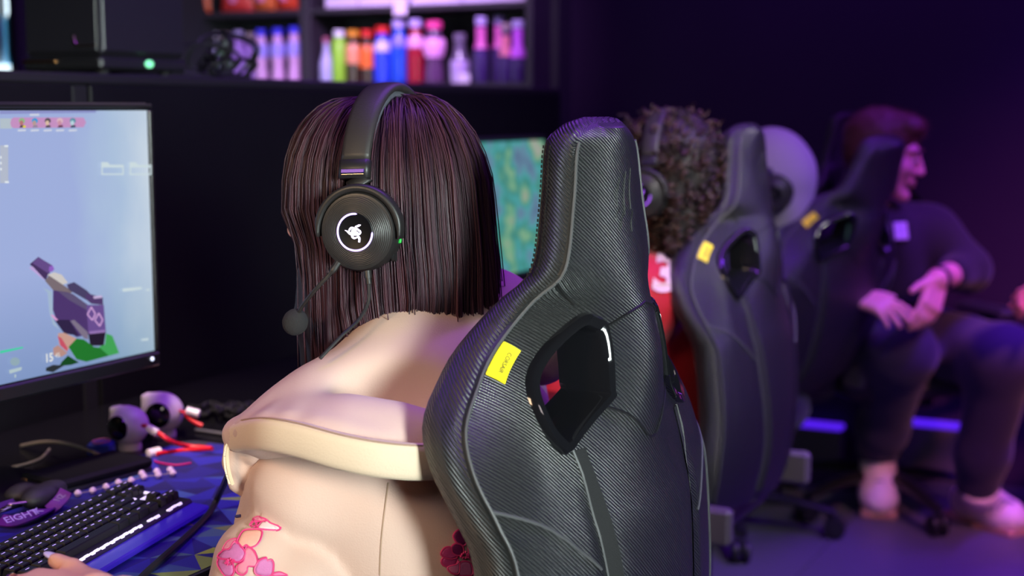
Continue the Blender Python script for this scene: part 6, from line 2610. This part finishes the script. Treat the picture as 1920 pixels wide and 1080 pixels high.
# ================================================================== person at the right frame edge, only a hand and knee in view
ep = P(2330, 650, 4.10)
ep[2] = .56
EB = np.array([ep[0], ep[1], 0])
fe = hdir(-.75, -.66)
re_ = np.cross(fe, (0, 0, 1.0))
en_ = ep + fe * .10 + np.array([0, 0, .50])
eh = en_ + fe * .03 + np.array([0, 0, .19])
FE = frame(fe)
wr_ = P(1985, 548, 3.84)
el_ = P(2150, 545, 4.0)
B = Blob(.03)
head_prims(B, eh, FE, 1.0)
B.cone(eh + FE @ np.array([-.04, 0, -.17]), en_ + (0, 0, -.05), .055, .06)
B.chain([en_ + (0, 0, -.05), (en_ + ep) / 2, ep], [.10, .12, .12], .05)
S_ = en_ - re_ * -.18 + np.array([0, 0, -.06])
B.cone(en_ + (0, 0, -.07), S_, .06, .05)
B.chain([S_, el_, wr_], [.05, .042, .030], .03)
hand_prims(B, wr_, norm(P(1900, 562, 3.80) - wr_), norm(UV * .5 - FV * .8), False, (.7, .8, .85, .9), 1.0)
S2_ = en_ + re_ * -.18 + np.array([0, 0, -.06])
e2_ = S2_ + np.array([.02, .02, -.27])
B.cone(en_ + (0, 0, -.07), S2_, .06, .05)
B.chain([S2_, e2_, e2_ + fe * .22], [.05, .042, .03], .03)
hand_prims(B, e2_ + fe * .22, fe, np.array([0, 0, 1.0]), True)
kne = []
for sg in (-1, 1):
    K_ = ep + fe * .45 + re_ * sg * .10 + np.array([0, 0, .0])
    A_ = np.array([K_[0], K_[1], .09]) + fe * .03
    kne.append((K_, A_))
    B.chain([ep + re_ * sg * .09, K_, A_], [.085, .058, .042], .04)
edge = blob('person', B, .007, skin('skin_tan', (206, 132, 118)), base=EB)
tag(edge, 'person cut off by the right frame edge, only a hand and knee showing', 'person')
J5 = Blob(.05)
J5.ell((en_ + ep) / 2 + np.array([0, 0, .08]), (.14, .20, .26), FE)
J5.ell(ep + np.array([0, 0, .08]), (.15, .18, .14), FE)
J5.chain([S_, el_, el_ * .6 + wr_ * .4], [.085, .066, .05], .04)
J5.chain([S2_, e2_, e2_ + fe * .12], [.085, .066, .05], .04)
blob('shirt', J5, .012, cloth('black_shirt', (20, 18, 22), .85), edge, EB)
T5 = Blob(.05)
for (K_, A_), sg in zip(kne, (-1, 1)):
    T5.chain([ep + re_ * sg * .09, K_, A_ + (0, 0, .03)], [.11, .085, .06])
blob('trousers', T5, .012, M_navy, edge, EB)
for K_, A_ in kne:
    blob('shoe', Blob(.02).cone(A_ + (0, 0, -.045) - fe * .03, A_ + fe * .15 + np.array([0, 0, -.055]), .044, .034).cut((0, 0, .002), (0, 0, -1), .004), .008, mat('shoe_black', (.02, .02, .02), .5), edge, EB)
blob('hair', Blob(.02).ell(eh + FE @ np.array([-.02, 0, .04]), (.105, .085, .092), FE).ell(eh + FE @ np.array([.12, 0, -.02]), (.06, .09, .09), FE, .01, True), .008, mat('hair_core', (.010, .005, .006), .6), edge, EB)
CH5 = dup(CH1, ep - fe * .24 + np.array([0, 0, CH1.location.z - .56]), (0, 0, math.atan2(-fe[1], -fe[0])), 'black gaming chair out at the right frame edge', 'black gaming chairs with yellow tags')
